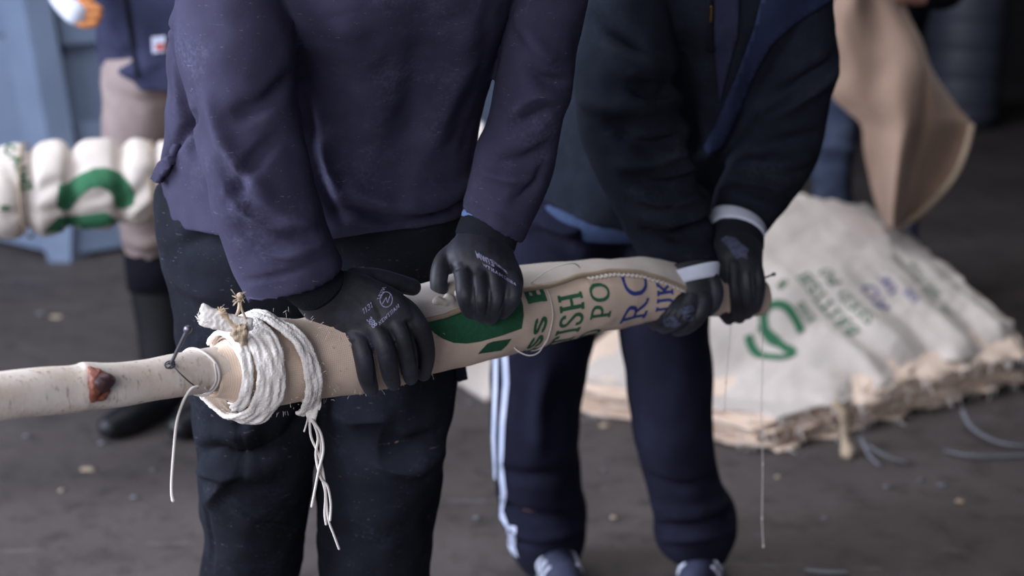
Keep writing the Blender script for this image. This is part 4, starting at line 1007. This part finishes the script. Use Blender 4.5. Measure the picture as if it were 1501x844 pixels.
# ------------------------------------------------------------------ bound roll of sacks, far left
def far_roll():
    y = 3.8; yr = .30
    secs = []
    # (px, top, bottom): bulges between the cords
    keys = [(-420,226,362),(-330,222,358),(-300,236,346),(-260,220,358),(-190,216,356),(-158,230,344),(-120,214,354),(-60,212,352),(-26,226,340),(4,213,350),(30,211,347),(41,224,334),(60,211,346),(90,209,338),(103,222,328),(125,207,334),(160,205,334),(176,218,324),(196,206,330),(216,208,326),(226,218,316),(240,206,320),(300,204,318),(400,200,316),(470,206,306),(500,200,312),(600,196,312),(680,196,306),(706,176,250)]
    for px, a, b in keys:
        yy = y+(px-100)/600*yr; r = (P(px, b, yy)-P(px, a, yy)).length/2; secs.append(X(px, b, px, a, yy, r))
    secs[-1] = X(706, 240, 706, 178, y+.3, .05)
    mb = MB(); loft(mb, secs, n=64, sub=6)
    me = mb.mesh('roll'); bm = bmesh.new(); bm.from_mesh(me); bmesh.ops.recalc_face_normals(bm, faces=bm.faces); bm.to_mesh(me); bm.free()
    folds(me, [([(48,290),(70,272),(96,266)], .016, -.014), ([(50,312),(75,310),(100,305)], .012, -.012), ([(108,250),(130,238),(170,246)], .03, -.012), ([(112,300),(140,292),(168,280)], .014, -.014), ([(110,318),(140,312),(172,310)], .012, -.012),
               ([(182,296),(200,285),(222,268)], .02, -.016), ([(186,320),(205,305),(224,290)], .012, .01), ([(4,245),(20,262),(34,290)], .016, -.010), ([(2,312),(20,316),(36,308)], .012, -.012), ([(190,236),(205,245),(222,240)], .02, .01)])
    rumple(me, 8, .008, 13); rumple(me, 24, .003, 15)
    uv = me.uv_layers.new(name='UVMap'); co = getco(me)
    for l in me.loops: uv.data[l.index].uv = (co[l.vertex_index][0], co[l.vertex_index][2])
    t = link('sack_bundle', me, M['hessw']); tag(t, 'thick bundle of rolled pale sacks bound with cord, held level at the far left', 'sack bundle')
    fn = caster(bvh(me), .003); mb = MB()
    for poly in ([(82,302),(86,272),(100,268),(118,256),(138,247),(156,246),(176,254),(190,268),(198,284),(196,300),(180,306),(168,303),(166,290),(160,280),(148,274),(132,276),(116,288),(104,306),(92,309)],
                 [(62,340),(84,318),(110,315),(135,313),(155,310),(172,325),(150,332),(110,336),(90,338)]): patch(mb, poly, fn, 5)
    build('green_emblem', mb, M['green'], t, recalc=False)['label'] = 'large green printed ring emblem'
    mb = MB()
    def seq(pts): 
        rs = resample([list(p) for p in pts], 8)
        L = [0]
        for i in range(1, len(rs)): L.append(L[-1]+math.hypot(rs[i][0]-rs[i-1][0], rs[i][1]-rs[i-1][1]))
        def g(a, b):
            x = np.interp(a, L, [r[0] for r in rs]); y_ = np.interp(a, L, [r[1] for r in rs]); x2 = np.interp(a+1, L, [r[0] for r in rs]); y2 = np.interp(a+1, L, [r[1] for r in rs])
            dx, dy = x2-x, y2-y_; n = math.hypot(dx, dy)+1e-9; return fn(x+dy/n*b, y_-dx/n*b)
        return g
    write(mb, 'CAIMI', seq([(4,222),(16,232),(24,250),(30,275),(33,310),(30,340)]), 14, .2, step=5, squash=1.2)
    build('green_lettering', mb, M['green'], t, recalc=False); mb = MB()
    write(mb, 'IIS', seq([(40,264),(42,285),(42,310)]), 8, .2, step=4)
    build('green_lettering', mb, M['green'], t, recalc=False); mb = MB()
    write(mb, 'H', seq([(2,300),(3,345)]), 10, .3, step=4)
    build('green_lettering', mb, M['green'], t, recalc=False)
    for px in (-300,-158,-26,41,103,176,226,470):
        yy = y+(px-100)/600*yr; k = [q for q in keys if abs(q[0]-px) < 12][0]; r = (P(px, k[2], yy)-P(px, k[1], yy)).length/2
        C = P(px, (k[1]+k[2])/2, yy); T = V((1, .62 if False else .16, 0)).normalized(); U = V((0, 0, 1)); Dn = T.cross(U)
        mb = MB(); tube(mb, [C+U*(r*1.01*math.cos(a))+Dn*(r*1.01*math.sin(a)) for a in np.linspace(0, 2*PI, 30)], .0028, n=6, sub=1, cap=False); build('cord', mb, M['hesso'], t)
far_roll()

# ------------------------------------------------------------------ heap of printed sacks on the floor
FL = V((.20, 4.42)); FR = V((.78, 4.02)); BR = V((1.73, 4.62)); BL = V((1.36, 5.15))
def heap_h(u, v):
    """u: left(0) to right(1) along the long side FR->BR side, v: front(0) to back(1)"""
    h = .15+.42*(v**.95)*(.36+.64*math.exp(-((u-.62)/.46)**2))+.04*u+.07*u*v*(1.5-v)
    return h*(1-.62*max(0, 1-u/.42)**1.3)
def heap_xy(u, v, sc=1.0, dx=0, dy=0, rot=0):
    # front edge runs FR -> BR, back edge FL -> BL ; v from front edge to back
    a = FR.lerp(BR, u); b = FL.lerp(BL, u); p = a.lerp(b, v)
    c = (FL+FR+BR+BL)/4; q = (p-c)*sc; 
    q = V((q.x*math.cos(rot)-q.y*math.sin(rot), q.x*math.sin(rot)+q.y*math.cos(rot)))
    return c+q+V((dx, dy))
def sack_pile():
    nl = 9; rnd = random.Random(11)
    for k in range(nl):
        top = k == nl-1; fr = (k+1)/nl
        dx, dy, rt, sc = (0, 0, 0, 1.0) if top else (rnd.uniform(-.05, .05), rnd.uniform(-.04, .03), rnd.uniform(-.06, .06), rnd.uniform(1.0, 1.07))
        nu, nv = (150, 90) if top else (90, 56); mb = MB(); seed = k*7.3
        def surf(u, v):
            p = heap_xy(u, v, sc, dx, dy, rt)
            h = heap_h(u, v)*fr
            e = min(u, 1-u, v, 1-v); 
            edge = math.exp(-e/.05)
            wv = noise.noise(V((u*9+seed, v*9, k)))*.010 + noise.noise(V((u*26+seed, v*26, k)))*.004*(1+2*edge)
            droop = -edge*(.018 if top else .012)*(1+1.4*noise.noise(V((u*14, v*14, seed+2))))
            if top:
                wv *= .8
                # long soft folds running down to the front edge
                for uc, w, am in ((.30, .05, -.020), (.42, .035, -.028), (.50, .03, .022), (.60, .03, -.034), (.70, .03, .026), (.80, .025, -.030), (.88, .03, .022)):
                    wv += am*math.exp(-(((u+.12*(v))-uc-.06)/w)**2)*max(0, 1-v/.55)**.8*min(1, v/.06+.4)
                # hump of the fold at the back left
                d = (v-(.62-.25*u)); wv += .05*math.exp(-(d/.10)**2)*max(0, 1-u/.75) - .03*math.exp(-((d+.17)/.06)**2)*max(0, 1-u/.75)
                droop -= .05*edge*max(0, .5-u)
            x = p.x+.012*noise.noise(V((v*8, u*8, seed)))*(1+2*edge); y_ = p.y+.016*noise.noise(V((u*12, v*5, seed+4)))*(1+2*edge)
            z = h+wv+droop
            return V((x, y_, max(z, .012+.012*k)))
        if top:
            SURF = surf
        for j in range(nv+1):
            for i in range(nu+1):
                q = surf(i/nu, j/nv); mb.v.append(tuple(q)); mb.uv[len(mb.v)-1] = (i/nu*1.12, j/nv*.7)
        n1 = len(mb.v)
        th = .022
        for j in range(nv+1):
            for i in range(nu+1):
                q = mb.v[j*(nu+1)+i]; e = min(i, nu-i, j, nv-j)/6
                mb.v.append((q[0], q[1], max(q[2]-th*min(1, .35+e), .002+.001*k))); mb.uv[len(mb.v)-1] = mb.uv[j*(nu+1)+i]
        for j in range(nv):
            for i in range(nu):
                a = j*(nu+1)+i; mb.f.append((a, a+1, a+nu+2, a+nu+1)); mb.mi.append(0); mb.f.append(tuple(n1+x for x in (a, a+nu+1, a+nu+2, a+1))); mb.mi.append(0)
        rim = [i for i in range(nu+1)]+[j*(nu+1)+nu for j in range(1, nv+1)]+[nv*(nu+1)+i for i in range(nu-1, -1, -1)]+[j*(nu+1) for j in range(nv-1, 0, -1)]
        for a, b in zip(rim, rim[1:]+rim[:1]): mb.f.append((a, b, b+n1, a+n1)); mb.mi.append(0)
        o = build('hessian_sack', mb, M['hess'] if not top else M['hessw'])
        o['group'] = 'flat sacks heaped on the floor'
        if top: tag(o, 'top sack of the heap on the floor, spread flat with green and blue print', 'sack')
        else: tag(o, 'frayed flat hessian sack in the floor heap, %s' % ['bottom layer lying on the concrete', 'second layer up from the concrete', 'third layer up from the concrete', 'fourth layer up from the concrete', 'fourth layer below the printed sack on top', 'third layer below the printed sack on top', 'second layer below the printed sack on top', 'layer directly beneath the printed sack on top'][k], 'sack')
        # ragged threads on the front edges
        rr = random.Random(k)
        mb = MB()
        for q in range(26 if not top else 14):
            u = rr.random(); v = 0.0 if rr.random() < .75 else rr.random()
            if v > 0: u = 0.0
            a = surf(u, v); dd = V((rr.uniform(-.02, .02), -rr.uniform(.01, .03), -rr.uniform(.01, .04)))
            e = a+dd; e.z = max(e.z, .004); tube(mb, [a, a+dd*.5+V((0, -.006, .004)), e], .0015, n=5, sub=2)
        build('frayed_thread', mb, M['thread'], o)['kind'] = 'stuff'
        if top:
            T = o
            def fn(u0, v0, lu=1.12, lv=.78):
                def g(a, b):
                    u = u0-b/lu; v = v0+a/lv
                    if not (0 < u < 1 and 0 < v < 1): return None
                    return surf(u, v)+V((0, -.002, .004))
                return g
            mb = MB()
            for u0, txt, v0, sz, bd in ((.40, 'ESS', .36, .026, .16), (.40, 'B', .52, .03, .16), (.475, 'BRITISH', .22, .044, .12), (.535, 'SEED PO', .22, .040, .12), (.80, 'IN THE UNITED', .16, .028, .12), (.84, 'BRITISH', .30, .026, .12)):
                mb = MB(); write(mb, txt, fn(u0, v0), sz, bd, step=.012); build('green_lettering', mb, M['green'], o, recalc=False)
            for u0, txt, v0, sz, bd in ((.63, 'RO', .28, .052, .11), (.69, 'UK', .32, .038, .12), (.73, 'UK', .24, .03, .12)):
                mb = MB(); write(mb, txt, fn(u0, v0), sz, bd, step=.012); build('blue_lettering', mb, M['blue'], o, recalc=False)
            mb = MB(); g = fn(0, 0)
            ring = lambda cx, cy, rx, ry, a0, a1: [(cx+rx*math.cos(a), cy+ry*math.sin(a)) for a in np.linspace(a0, a1, 14)]
            for pl in (ring(.315, .33, .04, .075, -.6, 4.0), ring(.26, .31, .034, .085, 2.2, 5.8), [(.27, .24), (.285, .31), (.275, .38)]):
                for q in strokes_ribbon([[(p[1], p[0]) for p in pl]], .022, .012):
                    pts = [surf(p.y, p.x*1.25)+V((0, -.002, .004)) for p in q]; mb.add(pts, [(0, 1, 2, 3)])
            build('green_emblem', mb, M['green'], o, recalc=False)['label'] = 'looping green printed emblem'
    # twisted tail hanging off the front of the heap
    mb = MB(); tube(mb, [onz(1226,592,.16), onz(1238,612,.12), onz(1240,640,.05), onz(1242,664,.015)], [.014,.018,.016,.020], n=12, sub=4)
    me = remesh(mb, .005, 1); rumple(me, 40, .005, 3); o = link('cloth_tail', me, M['hesso']); tag(o, 'twisted hessian tail hanging off the front edge of the sack heap', 'cloth strip')
sack_pile()

# sack held up behind the heap
def held_sack():
    rows = [ # y, xl, fold, xr (pixels)
        (-60,1236,1296,1330),(-20,1228,1300,1322),(20,1216,1318,1332),(60,1216,1342,1352),(100,1227,1356,1366),(140,1220,1356,1392),(162,1240,1354,1408),(184,1262,1352,1425),(220,1266,1346,1416),(260,1274,1338,1398),(300,1284,1330,1362),(334,1298,1318,1322)]
    rs = resample([list(map(float, r)) for r in rows], 6); mb = MB(); nu = 60
    for j, (py, xl, xf, xr) in enumerate(rs):
        for i in range(nu+1):
            u = i/nu
            if u < .68: a = u/.68; px = xl+(xf-xl)*a; d = 4.92-.10*math.sin(a*PI*.95)-.03*math.sin(a*7+py*.012)+.02*noise.noise(V((a*3, py*.01, 2)))
            else: a = (u-.68)/.32; px = xf+(xr-xf)*a; d = 4.93+.10*a+.02*math.sin(a*5+py*.02)
            mb.v.append(tuple(P(px, py, d))); mb.uv[len(mb.v)-1] = (u*.7, py*.0026)
    for j in range(len(rs)-1):
        for i in range(nu): a = j*(nu+1)+i; mb.f.append((a, a+1, a+nu+2, a+nu+1)); mb.mi.append(0)
    o = build('hessian_sack', mb, M['hessb']); md = o.modifiers.new('s', 'SOLIDIFY'); md.thickness = .012; md.offset = 1
    tag(o, 'plain brown hessian sack held up hanging above the heap at the right', 'sack')
    mb = MB(); tube(mb, [P(1424,186,5.02), P(1415,222,5.01), P(1396,262,5.0), P(1360,302,4.98), P(1322,332,4.95)], .012, n=8, sub=4); build('hem', mb, M['hesso'], o)
held_sack()
def small_sack():
    mb = MB(); c = onz(706, 548, .05); 
    R = Matrix.Rotation(.5, 3, 'Z'); nu, nv = 30, 20
    for s_ in (0, 1):
        for j in range(nv+1):
            for i in range(nu+1):
                u, v = i/nu-.5, j/nv-.5; p = R @ V((u*.46, v*.36, 0)); e = min(.5-abs(u), .5-abs(v))
                z = (.015+.085*min(1, e*6)+.012*noise.noise(V((u*9, v*9, 4)))) if s_ == 0 else .002
                mb.v.append((c.x+.13+p.x, c.y+.12+p.y, z)); mb.uv[len(mb.v)-1] = (u*.5, v*.4)
    n1 = (nu+1)*(nv+1)
    for j in range(nv):
        for i in range(nu):
            a = j*(nu+1)+i; q = (a, a+1, a+nu+2, a+nu+1); mb.f.append(q); mb.mi.append(0); mb.f.append(tuple(n1+x for x in reversed(q))); mb.mi.append(0)
    rim = [i for i in range(nu+1)]+[j*(nu+1)+nu for j in range(1, nv+1)]+[nv*(nu+1)+i for i in range(nu-1, -1, -1)]+[j*(nu+1) for j in range(nv-1, 0, -1)]
    for a, b in zip(rim, rim[1:]+rim[:1]): mb.f.append((a, b, b+n1, a+n1)); mb.mi.append(0)
    o = build('folded_sack', mb, M['hessw']); tag(o, 'small folded pale sack on the floor between the two people', 'sack')
small_sack()

# ------------------------------------------------------------------ loose bits on the floor
def ribbon(pts, w, name, label, cat, mat, group=None):
    mb = MB(); ps = [onz(a, b, z) for a, b, z in pts]; rs = resample([tuple(p) for p in ps], 6); rs = [V(r) for r in rs]
    for i, p in enumerate(rs):
        t = (rs[min(i+1, len(rs)-1)]-rs[max(i-1, 0)]).normalized(); n = V((-t.y, t.x, .3)).normalized()*w/2
        mb.v += [tuple(p-n+V((0, 0, .0))), tuple(p+n)]
    for i in range(len(rs)-1): mb.f.append((2*i, 2*i+1, 2*i+3, 2*i+2)); mb.mi.append(0)
    o = build(name, mb, mat); md = o.modifiers.new('s', 'SOLIDIFY'); md.thickness = .0015; tag(o, label, cat, group)
ribbon([(1410,600,.06),(1424,625,.03),(1450,642,.02),(1480,651,.02),(1530,655,.012)], .014, 'plastic_strip', 'curved translucent strip reaching right from under the heap', 'strip', M['strap'])
ribbon([(1385,660,.008),(1420,667,.014),(1470,668,.01),(1540,664,.008)], .013, 'plastic_strip', 'nearly straight translucent strip on the floor nearest the right edge', 'strip', M['strap'])
ribbon([(1262,640,.05),(1275,668,.012),(1290,682,.006)], .012, 'plastic_strip', 'short translucent strip leaning off the heap beside the hanging tail', 'strip', M['strap'])
ribbon([(1272,652,.04),(1300,668,.02),(1330,678,.006)], .012, 'plastic_strip', 'short translucent strip fanning right below the heap front', 'strip', M['strap'])
ribbon([(1180,835,.008),(1215,838,.01),(1243,838,.008)], .012, 'plastic_strip', 'grey strip lying on the floor at the bottom edge, right of the shoes', 'strip', M['strap'])
rnd = random.Random(3)
spots = [(130,689,.035),(198,730,.02),(60,460,.03),(82,465,.04),(80,562,.03),(150,650,.02),(886,625,.03),(880,608,.05),(690,590,.02),(760,800,.015),(1350,705,.02),(1300,715,.02),(1408,736,.02),(1380,712,.025),(1210,760,.014),(90,720,.012),(40,640,.02),(225,690,.014),(900,760,.014),(885,690,.012),(700,760,.015),(1140,700,.014)]
words = ['beside the left edge', 'under the pole', 'near the boots']
for i, (px, py, s_) in enumerate(spots):
    c = onz(px, py, 0); mb = MB(); n = 9; a0 = rnd.random()*6; vs_ = []
    for k in range(n):
        a = a0+2*PI*k/n; r = s_*rnd.uniform(.5, 1.1)*.5; vs_.append((c.x+r*1.7*math.cos(a), c.y+r*math.sin(a), .001))
    vs_ += [(x*1+(c.x-x)*.2, y+(c.y-y)*.2, .004+rnd.random()*.004) for x, y, _ in vs_]
    mb.add(vs_, [tuple(range(n)), tuple(n+k for k in range(n))]+[(k, (k+1) % n, n+(k+1) % n, n+k) for k in range(n)])
    o = build('scrap', mb, M['hesso'] if i % 3 == 0 else M['strap']); tag(o, 'small pale scrap lying loose on the dark concrete floor', 'scrap', 'small pale scraps scattered on the floor')
